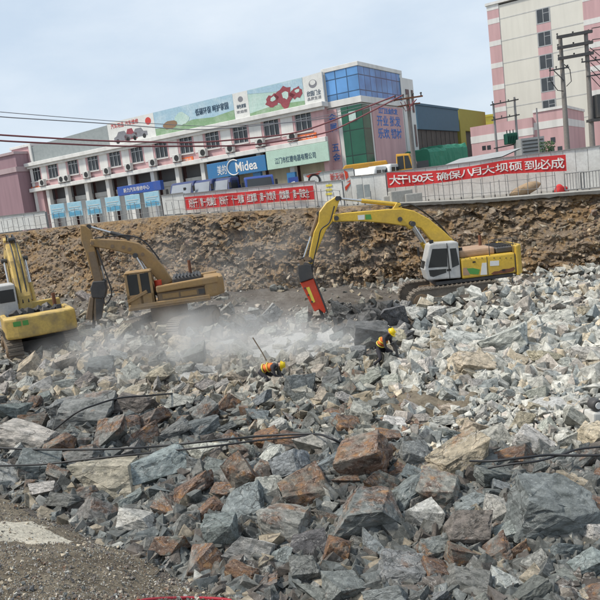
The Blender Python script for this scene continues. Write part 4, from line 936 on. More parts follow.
# overhead wires, strung from the poles to a pole beyond the left edge
def wire(pts, r, mat, label, group='wires crossing the sky'):
    P = [at(a, b, d) for a, b, d in pts]; Q = []
    for i in range(len(P) - 1):
        for k in range(10): Q.append(P[i].lerp(P[i + 1], k / 10))
    Q.append(P[-1]); 
    xs = [q for q in Q]
    for _ in range(6): xs = [xs[0]] + [(xs[i - 1] + xs[i] * 2 + xs[i + 1]) / 4 for i in range(1, len(xs) - 1)] + [xs[-1]]
    m = MB(); m.tube(xs, r, 6); o = m.build('overhead_wire', mat); tag(o, label, 'wire', group)
T = spl.location + Vector((0, -.15, hs)); 
def px_of(v): a = proj(v); return (a[0], a[1], v.y)
wire([(-60, 130, 33), (0, 135, 35), (100, 141, 37.5), (200, 143, 39.5), (300, 133.5, 41.5), px_of(T + Vector((-.8, 0, 0)))], .045, M['redwire'], 'upper of the two thick red-brown wires from the grey pole')
wire([(-60, 135, 33), (0, 141, 35), (120, 146.5, 38), (250, 146, 40.5), (330, 133, 42), px_of(T + Vector((-.3, 0, 0)))], .045, M['redwire'], 'lower of the two thick red-brown wires from the grey pole')
wire([(-60, 110, 40), (0, 117, 42), (100, 123, 46), (200, 131, 50), (330, 118.5, 54), (395, 101, 57)], .03, M['greywire'], 'dark grey wire crossing above the grey billboard')
wire([(-60, 106, 42), (0, 112, 44), (110, 121, 48), (210, 127, 52), (300, 122, 55), (398, 97, 58)], .022, M['greywire'], 'topmost thin pale wire at the left edge')
q1 = pr.location
for k, (dz, lab) in enumerate(((-.05, 'topmost wire leaving the tall poles to the right'), (-.8, 'middle wire leaving the tall poles to the right'), (-1.5, 'lowest wire leaving the tall poles to the right'))):
    a = q1 + Vector((.3, -.25, hr + dz + .1)); b = a + Vector((9, -5, .8 - k * .5)); mid = (a + b) / 2 + Vector((0, 0, -.6)); m = MB(); m.tube([a.lerp(mid, t).lerp(mid.lerp(b, t), t) for t in np.linspace(0, 1, 12)], .03, 5); tag(m.build('overhead_wire', M['wire']), lab, 'wire', 'wires at the tall poles')

# ------------------------------------------------------------------ excavators  (local: X forward, Y left, Z up)
def offset_poly(path, w):  # not used for outlines
    pass
def make_track(parent, y, L, H, W, mat, x0=0.0):
    r = H / 2; prof = []
    for i in range(9): a = math.pi / 2 + math.pi * i / 8; prof.append((x0 - L / 2 + r + r * math.cos(a), r + r * math.sin(a)))
    for i in range(9): a = -math.pi / 2 + math.pi * i / 8; prof.append((x0 + L / 2 - r + r * math.cos(a), r + r * math.sin(a)))
    m = MB(); m.xz(prof, y - W / 2 + .05, y + W / 2 - .05)
    # shoes all round
    per = []; 
    for i in range(len(prof)):
        a, b = Vector((prof[i][0], 0, prof[i][1])), Vector((prof[(i + 1) % len(prof)][0], 0, prof[(i + 1) % len(prof)][1])); n = max(1, int((b - a).length / .19))
        for k in range(n): per.append((a.lerp(b, k / n), (b - a).normalized()))
    for p, d in per:
        nrm = Vector((d.z, 0, -d.x)); Mx = Matrix((d, Vector((0, 1, 0)), nrm)).transposed()
        m.obox(Vector((p.x, y, p.z)) + nrm * .025, (.165, W, .05), Mx); m.obox(Vector((p.x, y, p.z)) + nrm * .065, (.03, W, .05), Mx)
    t = m.build('track', mat, parent)
    s = 1 if y > 0 else -1
    for sx in (-1, 1):
        g = MB(); c = x0 + sx * (L / 2 - r); g.cyl((c, y + s * (W / 2 - .06), r), (c, y + s * (W / 2 + .03), r), r * .72, n=20); g.cyl((c, y + s * (W / 2 + .03), r), (c, y + s * (W / 2 + .07), r), r * .3, n=14); g.build('idler_wheel', M['brownst'], t)
    g = MB(); g.box(x0 - L / 2 + r * 1.6, x0 + L / 2 - r * 1.6, y + s * (W / 2 - .05) - .02, y + s * (W / 2 - .05) + .02, r * .55, r * 1.35); g.build('side_frame', M['brownst'], t)
    for k in range(6):
        g = MB(); c = x0 - L / 2 + r * 1.7 + (L - r * 3.4) * k / 5; g.cyl((c, y + s * (W / 2 - .04), r * .35), (c, y + s * (W / 2 + .01), r * .35), r * .26, n=12); g.build('roller', M['steel'], t)
    return t
def cyl_part(parent, p, q, r, mat, frac=.55, nm='hydraulic_cylinder'):
    p, q = Vector(p), Vector(q); mid = p.lerp(q, frac); m = MB(); m.cyl(p, mid, r, n=12); o = m.build(nm, mat, parent)
    m = MB(); m.cyl(mid, q, r * .55, n=10); m.build('piston_rod', M['chrome'], o); m = MB(); s = Vector((0, r * 1.3, 0))
    m.cyl(p - s, p + s, r * 1.1, n=10); m.build('pin', M['steel'], o); m = MB(); m.cyl(q - s, q + s, r * 1.1, n=10); m.build('pin', M['steel'], o); return o
def hose(parent, pts, r=.025):
    P = [Vector(p) for p in pts]; Q = []
    for i in range(len(P) - 1):
        a = P[max(i - 1, 0)]; b, c = P[i], P[i + 1]; d = P[min(i + 2, len(P) - 1)]
        for k in range(6):
            t = k / 6; Q.append(.5 * ((2 * b) + (c - a) * t + (2 * a - 5 * b + 4 * c - d) * t * t + (3 * b - a - 3 * c + d) * t ** 3))
    Q.append(P[-1]); m = MB(); m.tube(Q, r, 6); m.build('hose', M['wire'], parent)

# --- yellow excavator with the light grey cab and red breaker (faces left)
A0 = at_z(472, 300.5, .28); A0 = Vector((A0.x, A0.y, ter(A0.x, A0.y) + .02)); RZA = R(180)
A0z = A0.z
eA = empty('excavator', A0, RZA, 'clean yellow excavator with light grey cab and a red breaker on its boom', 'excavator', 'excavators breaking rock')
def a_(px, py, yo=0.0): x, z = onpl(A0, RZA, px, py, yo); return (x, z)
xa0, xa1 = a_(408, 295, 1.2)[0], a_(501, 295, 1.2)[0]
LT = abs(xa0 - xa1); xc_ = (xa0 + xa1) / 2; zt_ = a_(455, 286.0, 1.5)[1]; HT = min(1.0, max(.75, zt_))
for y in (1.25, -1.25): make_track(eA, y, LT, HT, .62, M['track'], xc_)
m = MB(); m.box(xc_ - 1.1, xc_ + 1.1, -.95, .95, HT * .35, HT * .85); m.cyl((xc_, 0, HT * .8), (xc_, 0, HT + .28), .75, n=24); m.build('undercarriage', M['brownst'], eA)
Yn = 1.35
xb0 = a_(526, 262, Yn)[0]; xb1 = a_(461, 262, Yn)[0]; zb0 = a_(490, 276.5, Yn)[1]; zb1 = a_(490, 255.5, Yn)[1]; xcab = a_(428, 262, Yn)[0]
xcw = a_(517, 262, Yn)[0]
zb0 = max(zb0, HT + .22)
m = MB(); m.box(xb0 + .55, xcab - .25, -Yn + .05, Yn - .05, zb0 - .14, zb0 + .02); m.build('turntable_deck', M['steel'], eA, .03)
m = MB(); m.box(xcw + .05, xb1, -Yn, Yn, zb0 + .024, zb1); hsA = m.build('engine_housing', M['yel'], eA, .07, seg=2)
m = MB()
poly = [(xb0, -Yn * .72), (xb0 - .0, Yn * .72), (xb0 + .28, Yn + .01), (xcw + .9, Yn + .01), (xcw + .9, Yn - .3)]
cw = [(xb0, -.8), (xb0, .8), (xb0 + .3, Yn + .02), (xcw + .04, Yn + .02), (xcw + .04, -Yn - .02), (xb0 + .3, -Yn - .02)]
m.xy(cw, zb0 - .1, zb1 + .28); m.build('counterweight', M['yel'], eA, .14, seg=3)
# side panel lines, stickers, rust
m = MB(); m.box(xcw + .06, xcw + .085, Yn - .01, Yn + .006, zb0 + .06, zb1 - .03); xx = a_(487, 260, Yn)[0]; m.box(xx - .012, xx + .012, Yn - .01, Yn + .006, zb0 + .06, zb1 - .03); m.build('panel_seam', M['steel'], hsA)
def side(poly, mat, nm, e=.008): m = MB(); m.xz([a_(*q, Yn) for q in poly], Yn + .001, Yn + e); m.build(nm, mat, hsA)
side([(466.5, 268.5), (473, 268), (480, 269.5), (478.5, 274.5), (470, 274)], M['stickg'], 'green_marking', .006)
side([(482, 263), (486.5, 262.6), (487, 274.6), (480.5, 275)], M['stickw'], 'white_marking', .012)
side([(490, 261), (499, 260.5), (499, 265.5), (490, 266)], M['stickw'], 'notice_sticker')
side([(463, 268), (467, 267.5), (470, 275), (463, 275.4)], M['hood'], 'brown_marking', .005)
rp_ = [(491, 273.6), (494, 271.5), (499, 271), (503, 269), (509, 268.6), (514, 266.8), (515, 268.5), (513, 271.5), (506, 273), (499, 273.6), (494, 275)]
side(rp_, M['rust'], 'rust_patch')
m = MB(); m.box(xb1 - .1 - (xb1 - a_(488, 250, 0)[0]) + .1, xb1 - .05, -.9, 1.0, zb1 + .003, zb1 + .30); m.build('engine_hood', M['hood'], eA, .08, seg=2)
x1_, x2_ = a_(512, 250, 0)[0], a_(489, 250, 0)[0]
m = MB(); m.box(x1_, x2_, -.9, 1.0, zb1 + .003, zb1 + .26); gr = m.build('radiator_cover', M['steel'], eA, .05)
m = MB()
for k in range(8): xx = x1_ + .1 + (x2_ - x1_ - .2) * k / 7; m.box(xx - .02, xx + .02, -.8, .9, zb1 + .262, zb1 + .30)
m.build('grille_bars', M['black'], gr)
m = MB(); m.cyl((x2_ + .25, -.4, zb1 + .2), (x2_ + .25, -.4, zb1 + .75), .07, n=10); m.build('exhaust_pipe', M['rust'], eA)
m = MB(); m.cyl((xb1 - .15, .75, zb1), (xb1 - .15, .75, zb1 + .42), .1, n=10); m.build('air_intake', M['black'], eA)
# cab
Yc0, Yc1 = .45, Yn
cabp = [a_(*q, Yn) for q in ((429.5, 244.6), (433, 243.4), (456.5, 241.6), (458.5, 242.6), (461.2, 278), (427.5, 280.5), (424.2, 270))]
m = MB(); m.xz(cabp, Yc0, Yc1); cabA = m.build('cab', M['cabgrey'], eA, .06, seg=2)
for poly, nm in (([(432.2, 249), (447, 248.3), (447.4, 266.6), (428.3, 267.9)], 'window'), ([(428.8, 270.2), (446.2, 268.8), (446.2, 272.6), (433.5, 277), (430, 276)], 'lower_window'), ([(449.8, 248.6), (456, 248.1), (459.3, 264.6), (452.2, 267.8)], 'window')):
    m = MB(); m.xz([a_(*q, Yn) for q in poly], Yc1 - .02, Yc1 + .006); m.build(nm, M['tint'], cabA, .0)
c0, c1 = Vector((a_(429.3, 246, Yn)[0] , 0, a_(429.3, 246, Yn)[1])), Vector((a_(424.4, 269, Yn)[0], 0, a_(424.4, 269, Yn)[1]))
m = MB(); m.add([(c0.x + .012, Yc0 + .12, c0.z - .1), (c0.x + .012, Yc1 - .1, c0.z - .1), (c1.x + .012, Yc1 - .1, c1.z), (c1.x + .012, Yc0 + .12, c1.z)], [(0, 1, 2, 3)]); m.build('windscreen', M['tint'], cabA)
m = MB(); x_, z_ = a_(448.4, 262, Yn); m.tube([(x_, Yc1 + .01, z_ + .7), (x_, Yc1 + .05, z_ + .65), (x_, Yc1 + .05, z_ - .3), (x_, Yc1 + .01, z_ - .35)], .02, 6); m.build('grab_rail', M['black'], cabA)
m = MB(); x_, z_ = a_(448, 270, Yn); m.box(x_ - .12, x_ + .05, Yc1 + .001, Yc1 + .03, z_ - .04, z_ + .04); m.build('door_handle', M['black'], cabA)
m = MB(); x_, z_ = a_(424.8, 266, Yn); m.tube([(x_ + .02, Yc1 - .05, z_ + .1), (x_ + .22, Yc1 + .12, z_ + .35), (x_ + .22, Yc1 + .16, z_ + .5)], .018, 6); m.obox((x_ + .24, Yc1 + .16, z_ + .65), (.05, .22, .36)); m.build('mirror', M['black'], eA)
m = MB(); x_, z_ = a_(430, 244.6, Yn); m.obox((x_ - .1, Yc1 - .2, z_ + .10), (.14, .2, .13)); m.build('work_lamp', M['black'], cabA)
m = MB(); xh0, xh1 = a_(514, 255, Yn)[0], a_(466, 255, Yn)[0]
m.tube([(xh0, Yn - .06, zb1), (xh0, Yn - .06, zb1 + .62), (xh0 * .5 + xh1 * .5, Yn - .06, zb1 + .62), (xh0 * .5 + xh1 * .5, Yn - .06, zb1)], .02, 6); m.build('handrail', M['steel'], eA)
m = MB()
for q in (464, 470, 476, 482, 494, 500, 506, 511): x_, z_ = a_(q, 258, Yn); m.cyl((x_, Yn, z_), (x_, Yn + .014, z_), .022, n=8)
m.build('bolts', M['steel'], hsA)
m = MB(); x_, z_ = a_(474, 262, Yn); m.box(x_ - .06, x_ + .06, Yn + .001, Yn + .02, z_ - .03, z_ + .03); x_, z_ = a_(503, 263, Yn); m.box(x_ - .06, x_ + .06, Yn + .001, Yn + .02, z_ - .33, z_ - .27); m.build('latches', M['black'], hsA)
m = MB(); x_, z_ = a_(448.4, 262, Yn); m.box(x_ - .012, x_ + .012, Yc1 - .005, Yc1 + .007, z_ - .72, z_ + .78); m.build('door_seam', M['black'], cabA)
m = MB(); x_ = a_(441, 250, Yn)[0]; m.xz([(x_ - .22, zb0 + .1), (x_ + .18, zb0 + .1), (x_ + .18, zb0 + .55), (x_ - .02, zb0 + .6), (x_ - .12, zb0 + 1.25), (x_ - .22, zb0 + 1.25)], .7, 1.12); m.build('seat', M['black'], cabA)
# boom, stick, cylinders, breaker: outlines on the machine's middle plane
bo = [(332.5, 214.5), (345, 212.6), (362, 211.2), (385, 209.3), (402, 208.2), (413, 210.6), (428, 218.5), (443, 231), (455, 242.5), (464, 254), (457, 260), (441, 252), (431, 241), (420, 228), (414, 226.5), (409, 229.5), (405.5, 226), (385, 223.2), (362, 221.2), (345, 221.4), (333, 222)]
m = MB(); m.xz([a_(*q) for q in bo], -.24, .24); boA = m.build('boom', M['yel'], eA, .035)
for q in ((336, 218), (410, 223), (459, 254), (399, 219)): m = MB(); x, z = a_(*q); m.cyl((x, -.3, z), (x, .3, z), .10, n=14); m.build('pin', M['steel'], boA)
m = MB(); m.xz([a_(*q) for q in ((357, 215.2), (364, 214.6), (364, 219.4), (357.6, 219.8))], .241, .247); m.build('white_marking', M['stickw'], boA)
m = MB(); m.xz([a_(*q) for q in ((364.6, 214.5), (370, 214.2), (371, 219.2), (365, 219.4))], .241, .247); m.build('green_marking', M['stickg'], boA)
for s in (-.42, .42):
    p, q = a_(436, 262), a_(411, 223.5); cyl_part(eA, (p[0], s, p[1]), (q[0], s, q[1]), .10, M['yel'], .5, 'boom_cylinder')
p, q = a_(398, 204.5), a_(339, 198.5); cyl_part(eA, (p[0], 0, p[1]), (q[0], 0, q[1]), .095, M['yel'], .62, 'arm_cylinder')
m = MB(); m.xz([a_(*t) for t in ((392, 209), (402, 208.6), (400, 203), (396, 202.6))], -.16, .16); m.build('cylinder_lug', M['yel'], boA, .02)
for off in (-.12, .1):
    hose(eA, [(*[a_(450, 239)[0]], off, a_(450, 239)[1] + .05), (a_(440, 228)[0], off, a_(440, 228)[1] + .12), (a_(425, 215)[0], off, a_(425, 215)[1] + .1), (a_(410, 207)[0], off, a_(410, 207)[1] + .12), (a_(398, 206.5)[0], off + .12, a_(398, 206.5)[1])])
st_ = [(335.5, 196.5), (338.5, 196.2), (339.3, 200.5), (334.6, 213.8), (333, 221), (326, 229.5), (314.8, 256), (312.3, 264), (308.8, 263), (309.5, 252), (313.6, 232), (318, 222.5), (319, 212), (326, 202.6)]
m = MB(); m.xz([a_(*q) for q in st_], -.19, .19); stA = m.build('stick', M['yel'], eA, .03)
for q in ((337, 198.5), (310.5, 260)): m = MB(); x, z = a_(*q); m.cyl((x, -.26, z), (x, .26, z), .10, n=14); m.build('pin', M['steel'], stA)
p, q = a_(318.5, 213.5), a_(303.5, 259); cyl_part(eA, (p[0], .0, p[1]), (q[0], .0, q[1]), .085, M['brownst'], .5, 'bucket_cylinder')
for s in (-.27, .27): m = MB(); p, q = a_(303.5, 259), a_(311, 258); m.bar((p[0], s, p[1]), (q[0], s, q[1]), .05, .14); q2 = a_(300, 267); m.bar((p[0], s, p[1]), (q2[0], s, q2[1]), .05, .14); m.build('link', M['brownst'], eA)
for off in (-.22, .24): hose(eA, [(a_(334, 206)[0], off, a_(334, 206)[1]), (a_(329, 222)[0], off * 1.3, a_(329, 222)[1]), (a_(320, 222)[0], off * 1.6, a_(320, 222)[1] - .3), (a_(318, 240)[0], off * 1.4, a_(318, 240)[1]), (a_(313, 262)[0], off * 1.3, a_(313, 262)[1]), (a_(312, 276)[0], off, a_(312, 276)[1])], .028)
brk = empty('breaker', (0, 0, 0)); brk.parent = eA
m = MB(); m.xz([a_(*q) for q in ((297.5, 264.5), (306, 263), (311.5, 264.5), (312.2, 270), (313.8, 277.4), (299.8, 282), (298, 272))], -.3, .3); m.build('mounting_bracket', M['steel'], brk, .03)
m = MB(); m.xz([a_(*q) for q in ((300.2, 282.4), (313.6, 278), (326, 309), (324.5, 313), (319, 308.5), (314.5, 311))], -.26, .26); bh = m.build('hammer_housing', M['redpaint'], brk, .03)
m = MB(); m.xz([a_(*q) for q in ((306, 287), (309, 286), (315, 301), (312.6, 302))], .262, .268); m.build('yellow_marking', M['vesty'], bh)
m = MB(); m.xz([a_(*q) for q in ((313.8, 278), (315.4, 279), (328.2, 311.5), (326.6, 313))], -.28, .28); m.build('side_plate', M['steel'], brk)
m = MB(); 
for t in (.2, .45, .7): x, z = a_(300.5 + 14 * t + 1.5, 283 + 27 * t - 1); m.cyl((x, -.28, z), (x, .28, z), .045, n=8)
m.build('bolt', M['steel'], bh)
p, q = a_(319.5, 307), a_(324.5, 322); m = MB(); m.cyl((p[0], 0, p[1]), (q[0], 0, q[1]), .085, .06, 12); m.build('chisel', M['steel'], brk)

# --- brown-yellow excavator in the middle left (faces left, tracks turned)
Bg = at_z(172, 326, .75); RZB = R(180 + 8)
B0 = Vector((Bg.x, Bg.y, ter(Bg.x, Bg.y) - .12))
eB = empty('excavator', B0, RZB, 'dusty brownish yellow excavator with open dark cab and dark breaker', 'excavator', 'excavators breaking rock')
def b_(px, py, yo=0.0): x, z = onpl(B0, RZB, px, py, yo); return (x, z)
ub = empty('undercarriage', (0, 0, 0), R(62)); ub.parent = eB
for y in (1.15, -1.15): make_track(ub, y, 3.9, .95, .58, M['track'])
m = MB(); m.box(-1.0, 1.0, -.9, .9, .35, .8); m.cyl((0, 0, .75), (0, 0, max(1.2, b_(160, 305, 1.3)[1])), .8, n=24); m.build('turntable', M['brownst'], ub)
Yn = 1.3
xr, xf, xm = b_(217, 292, Yn)[0], b_(128, 292, Yn)[0], b_(156, 292, Yn)[0]; z0, z1 = b_(160, 305, Yn)[1], b_(160, 287.5, Yn)[1]
z0 = max(z0, 1.15)
m = MB(); m.box(xr + .3, xf + .1, -Yn + .04, Yn - .04, z0 - .1, z0 + .03); m.box(xr + .3, xf + .05, Yn - .06, Yn + .05, z0 - .02, z0 + .16); m.build('turntable_deck', M['yel2'], eB, .03)
m = MB(); m.box(xr + .05, xm - .02, -Yn, Yn - .08, z0 + .034, z1 - .2); hB = m.build('engine_housing', M['brownst'], eB, .05)
for k in range(3): xx0 = xm - .15 - (xm - xr) * (k + 1) / 3.3; m = MB(); m.box(xx0, xx0 + (xm - xr) / 3.3 - .08, Yn - .10, Yn - .06, z0 + .22, z1 - .3); m.build('side_door', M['steel'] if k == 2 else M['yel2'], hB)
m = MB(); m.xz([(xm - .02, z1 - .21), (xr - .1, z1 - .12), (xr - .15, z1 + .18), (xm - .02, z1 + .06)], Yn - .3, Yn + .06); m.build('side_rail', M['yel2'], eB, .05, seg=2); m = MB(); m.xz([(xm - .02, z1 - .21), (xr - .1, z1 - .12), (xr - .15, z1 + .18), (xm - .02, z1 + .06)], -Yn - .06, -Yn + .3); m.build('side_rail', M['yel2'], eB, .05, seg=2)
cwp = [(xr - .35, -.75), (xr - .35, .75), (xr - .05, Yn + .03), (xr + .5, Yn + .03), (xr + .5, -Yn - .03), (xr - .05, -Yn - .03)]
m = MB(); m.xy(cwp, z0 + .05, z1 + .10); m.build('counterweight', M['yel2'], eB, .12, seg=2)
m = MB(); m.box(xr + .55, xm - .7, -.95, .9, z1 - .2, z1 + .28); hoodB = m.build('engine_hood', M['steel'], eB, .06); m = MB()
for k in range(7): xx = xr + .7 + (xm - xr - 1.6) * k / 6; m.box(xx, xx + .05, -.9, .92, z1 + .28, z1 + .33)
m.build('grille_bars', M['black'], hoodB)
m = MB(); m.cyl((xr + 1.0, -.5, z1 + .25), (xr + 1.0, -.5, z1 + .85), .07, n=10); m.build('exhaust_pipe', M['rust'], eB)
m = MB(); xx, zz = b_(158, 283, .8); m.cyl((xx, .8, zz - .3), (xx, .8, zz + .12), .16, n=14); m.build('red_canister', M['redpaint'], eB)
# open cab: frame posts, roof, dark glass
cx0, cx1 = b_(126.5, 290, Yn)[0], b_(152, 290, Yn)[0]; zc1 = b_(140, 271, Yn)[1]
m = MB(); m.box(cx1 - .05, cx0 + .02, .35, Yn, zc1 - .1, zc1); cabB = m.build('cab', M['yel2'], eB, .04)
m = MB()
for (x, y) in ((cx0 - .04, .4), (cx0 - .04, Yn - .04), (cx1, .4), (cx1, Yn - .04), ((cx0 * .45 + cx1 * .55), Yn - .04)): m = MB(); m.box(x - .05, x + .05, y - .04, y + .04, z0 + .034, zc1 - .1); m.build('cab_post', M['yel2'], cabB)
m = MB(); m.box(cx1 - .05, cx0 + .02, Yn - .06, Yn, z0 + .03, z0 + .55); m.build('door_panel', M['yel2'], cabB)
m = MB(); m.box(cx1, cx0 - .05, Yn - .05, Yn - .03, z0 + .552, zc1 - .11); m.build('window', M['tint'], cabB); m = MB(); m.box(cx0 - .06, cx0 - .03, .45, Yn - .09, z0 + .3, zc1 - .11); m.build('windscreen', M['tint'], cabB)
m = MB(); m.box(cx1 + .1, cx1 + .6, .5, 1.0, z0 + .05, z0 + .5); m.box(cx1 + .1, cx1 + .22, .5, 1.0, z0 + .5, z0 + 1.1); m.build('seat', M['black'], cabB)
m = MB(); p, q = b_(128, 302, Yn), b_(147, 291, Yn); m.bar((p[0], Yn + .03, p[1]), (q[0], Yn + .03, q[1]), .08, .12); m.build('side_bar', M['yel2'], cabB)
bo = [(93, 236), (104, 237.5), (122, 238.5), (137, 241), (151, 252), (163, 266), (172, 280), (163, 286), (154, 276), (145, 263), (136, 256), (128, 254), (112, 250), (98, 246.5), (93, 244)]
bo = [(90.5, 239), (102, 238.8), (125, 240), (139, 243), (152, 253), (164, 267), (173, 281), (163, 286), (152, 273), (141, 259.5), (131, 254), (116, 250.5), (100, 247.5), (91, 246)]
m = MB(); m.xz([b_(*q) for q in bo], -.23, .23); boB = m.build('boom', M['yel2'], eB, .035)
for q in ((93, 243), (113, 246), (124, 247), (130, 249), (143, 254)): m = MB(); x, z = b_(*q); m.cyl((x, -.25, z), (x, .25, z), .08, n=12); m.build('pin', M['brownst'], boB)
for s in (-.4, .4): p, q = b_(158, 292), b_(136, 255); cyl_part(eB, (p[0], s, p[1]), (q[0], s, q[1]), .1, M['yel2'], .5, 'boom_cylinder')
p, q = b_(128, 237.5), b_(89, 226.5); cyl_part(eB, (p[0], 0, p[1]), (q[0], 0, q[1]), .09, M['steel'], .45, 'arm_cylinder')
for off in (-.1, .12): hose(eB, [(b_(160, 262)[0], off, b_(160, 262)[1] + .1), (b_(145, 244)[0], off, b_(145, 244)[1] + .1), (b_(128, 236.5)[0], off, b_(128, 236.5)[1] + .05), (b_(110, 237)[0], off, b_(110, 237)[1] + .02), (b_(95, 238)[0], off + .1, b_(95, 238)[1])])
st_ = [(80.5, 225), (86, 225.5), (91, 230), (93, 240), (95.5, 249), (100.5, 272), (104, 286), (98, 287), (92, 274), (86, 252), (81.5, 240)]
m = MB(); m.xz([b_(*q) for q in st_], -.2, .2); stB = m.build('stick', M['yel2'], eB, .03)
m = MB(); m.xz([b_(*q) for q in ((89, 252), (95, 251), (104, 286), (96, 286))], -.205, .24); m.build('stick_guard', M['brownst'], stB)
p, q = b_(97, 246), b_(104.5, 281); cyl_part(eB, (p[0], .0, p[1]), (q[0], .0, q[1]), .08, M['brownst'], .55, 'bucket_cylinder')
hose(eB, [(b_(98, 250)[0], .3, b_(98, 250)[1]), (b_(108, 275)[0], .45, b_(108, 275)[1]), (b_(113, 292)[0], .5, b_(113, 292)[1]), (b_(107, 303)[0], .4, b_(107, 303)[1]), (b_(103, 296)[0], .3, b_(103, 296)[1])], .03)
brk = empty('breaker', (0, 0, 0)); brk.parent = eB
m = MB(); m.xz([b_(*q) for q in ((93.5, 281), (105.5, 280), (107.5, 288), (105.5, 298), (92.5, 297), (91, 288))], -.28, .28); m.build('mounting_bracket', M['steel'], brk, .03)
m = MB(); m.xz([b_(*q) for q in ((90.5, 296), (94.5, 297), (93, 320), (86.5, 318))], -.26, .26); m.xz([b_(*q) for q in ((95, 297), (104.5, 298), (101.5, 318.5), (95, 320.5), (94, 312))], -.24, .24); m.build('hammer_housing', M['brownst'], brk, .03)
m = MB(); m.xz([b_(*q) for q in ((96.5, 298), (104.8, 298.5), (102, 318), (97, 319))], .242, .25); m.build('side_plate', M['steel'], brk)
p, q = b_(94.5, 316), b_(93.5, 328); m = MB(); m.cyl((p[0], 0, p[1]), (q[0], 0, q[1]), .085, .06, 12); m.build('chisel', M['steel'], brk)

# --- worn yellow excavator at the left edge, seen from behind (faces away)
Cg = at_z(33, 352, .6); RZC = R(90 + 26)
C0 = Vector((Cg.x - .35, Cg.y + 1.9, 0)); C0.z = ter(C0.x, C0.y) - .25
eC = empty('excavator', C0, RZC, 'worn yellow excavator at the left edge, seen from behind', 'excavator', 'excavators breaking rock')
k = (C0.y - 1.9) / 690                      # metres per picture pixel at its rear
for y in (1.15, -1.15): make_track(eC, y, 4.2, .95, .6, M['track'], .3)
m = MB(); m.box(-.9, 1.3, -.9, .9, .35, .8); m.cyl((0, 0, .75), (0, 0, 1.15), .72, n=24); m.build('undercarriage', M['steel'], eC)
def c_z(px, py, y=-1.9):
    p = at(px, py, C0.y + y); return p.z - C0.z
zc0, zc1 = max(.95, c_z(35, 336)), c_z(35, 314.5)
W2 = 1.43
m = MB(); m.box(-1.7, 1.9, -W2 + .1, W2 - .1, zc0 + .02, zc0 + .2); m.build('turntable_deck', M['steel'], eC)
cwp = [(-2.15, -.95), (-2.15, .95), (-1.9, W2), (-1.15, W2), (-1.15, -W2), (-1.9, -W2)]
m = MB(); m.xy(cwp, zc0, zc1); cwC = m.build('counterweight', M['yel3'], eC, .12, seg=3)
m = MB(); 
for (yy, zz, w_, mt) in ((.95, .72, .30, 0), (.62, .72, .22, 0)): m.box(-2.165, -2.148, yy - w_ / 2, yy + w_ / 2, zc0 + (zc1 - zc0) * zz - .1, zc0 + (zc1 - zc0) * zz + .1)
m.build('round_sticker', M['stickg'], cwC)
m = MB(); m.box(-1.14, .9, W2 - .22, W2, zc0 + .2, zc1 - .02); m.box(-1.14, .9, -W2, -W2 + .22, zc0 + .2, zc1 - .02); m.box(.7, .9, -W2 + .22, W2 - .22, zc0 + .2, zc1 + .3); m.build('engine_housing', M['yel3'], eC, .04)
m = MB(); m.box(-1.13, .68, -W2 + .23, W2 - .23, zc0 + .2, zc1 - .18); m.build('engine_bay', M['black'], eC)
m = MB()
for q in range(26):
    x, y = rng.uniform(-1.0, .55), rng.uniform(-1.0, 1.0); s = rng.uniform(.12, .3); m.obox((x, y, zc1 - .12 + s * .35), (s, s * rng.uniform(.6, 1.5), s), Matrix.Rotation(rng.uniform(0, 3), 3, Vector((rng.random(), rng.random(), rng.random() + .1)).normalized()))
m.build('exposed_engine', M['steel'], eC, .02)
m = MB(); m.cyl((-.2, -.85, zc1), (-.2, -.85, zc1 + .62), .08, n=10); m.build('exhaust_pipe', M['rust'], eC)
zk = c_z(10, 284.5, 0)
m = MB(); m.box(.2, 1.95, .62, W2, zc0 + .21, zk); cabC = m.build('cab', M['cabgrey'], eC, .06, seg=2)
m = MB(); m.box(.188, .21, .70, W2 - .1, zk - .75, zk - .2); m.build('rear_window', M['tint'], cabC)
for yy in (.61, W2 + .006): m = MB(); m.box(.4, 1.8, yy - .012, yy + .012, zk - .85, zk - .2); m.build('window', M['tint'], cabC)
m = MB(); m.box(1.94, 1.965, .7, W2 - .08, zc0 + .5, zk - .15); m.build('windscreen', M['tint'], cabC)
ztip = c_z(11, 252, 4.2)
bo = [(.6, zc1 - .25), (1.2, zc1 - .3), (2.2, zc1 + 1.7), (3.1, zc1 + 2.4), (4.9, ztip - .55), (5.0, ztip - .1), (4.6, ztip + .05), (2.6, zc1 + 3.0), (1.6, zc1 + 2.2), (.75, zc1 + .6)]
def tri(n_): pass
m = MB(); m.xz(bo, -.03, .57); boC = m.build('boom', M['yel3'], eC, .05)
for q, zz in ((.9, .4), (1.25, 1.15), (1.7, 1.95), (2.6, 2.75)): m = MB(); m.obox((q - .05, .27, zc1 + zz + .12), (.34, .66, .08), Matrix.Rotation(-1.0, 3, 'Y')); m.build('hose_clamp', M['brownst'], boC)
for s in (-.2, .72): cyl_part(eC, (1.5, s, zc1 - .1), (2.7, s, zc1 + 2.2), .1, M['yel3'], .5, 'boom_cylinder')
for s in (.12, .36): hose(eC, [(.7, s, zc1 + .3), (1.0, s, zc1 + 1.1), (1.5, s, zc1 + 2.2), (2.5, s, zc1 + 3.1), (3.6, s, zc1 + 3.35), (4.6, s, ztip + .12)], .035)
cyl_part(eC, (2.4, .27, zc1 + 3.15), (4.75, .27, ztip + .55), .1, M['steel'], .55, 'arm_cylinder')
st_ = [(4.5, ztip + .6), (4.85, ztip + .75), (5.35, ztip - .2), (6.0, ztip - 2.6), (5.75, ztip - 2.7), (4.9, ztip - .7)]
m = MB(); m.xz(st_, .07, .47); m.build('stick', M['yel3'], eC, .03)
brk = empty('breaker', (0, 0, 0)); brk.parent = eC
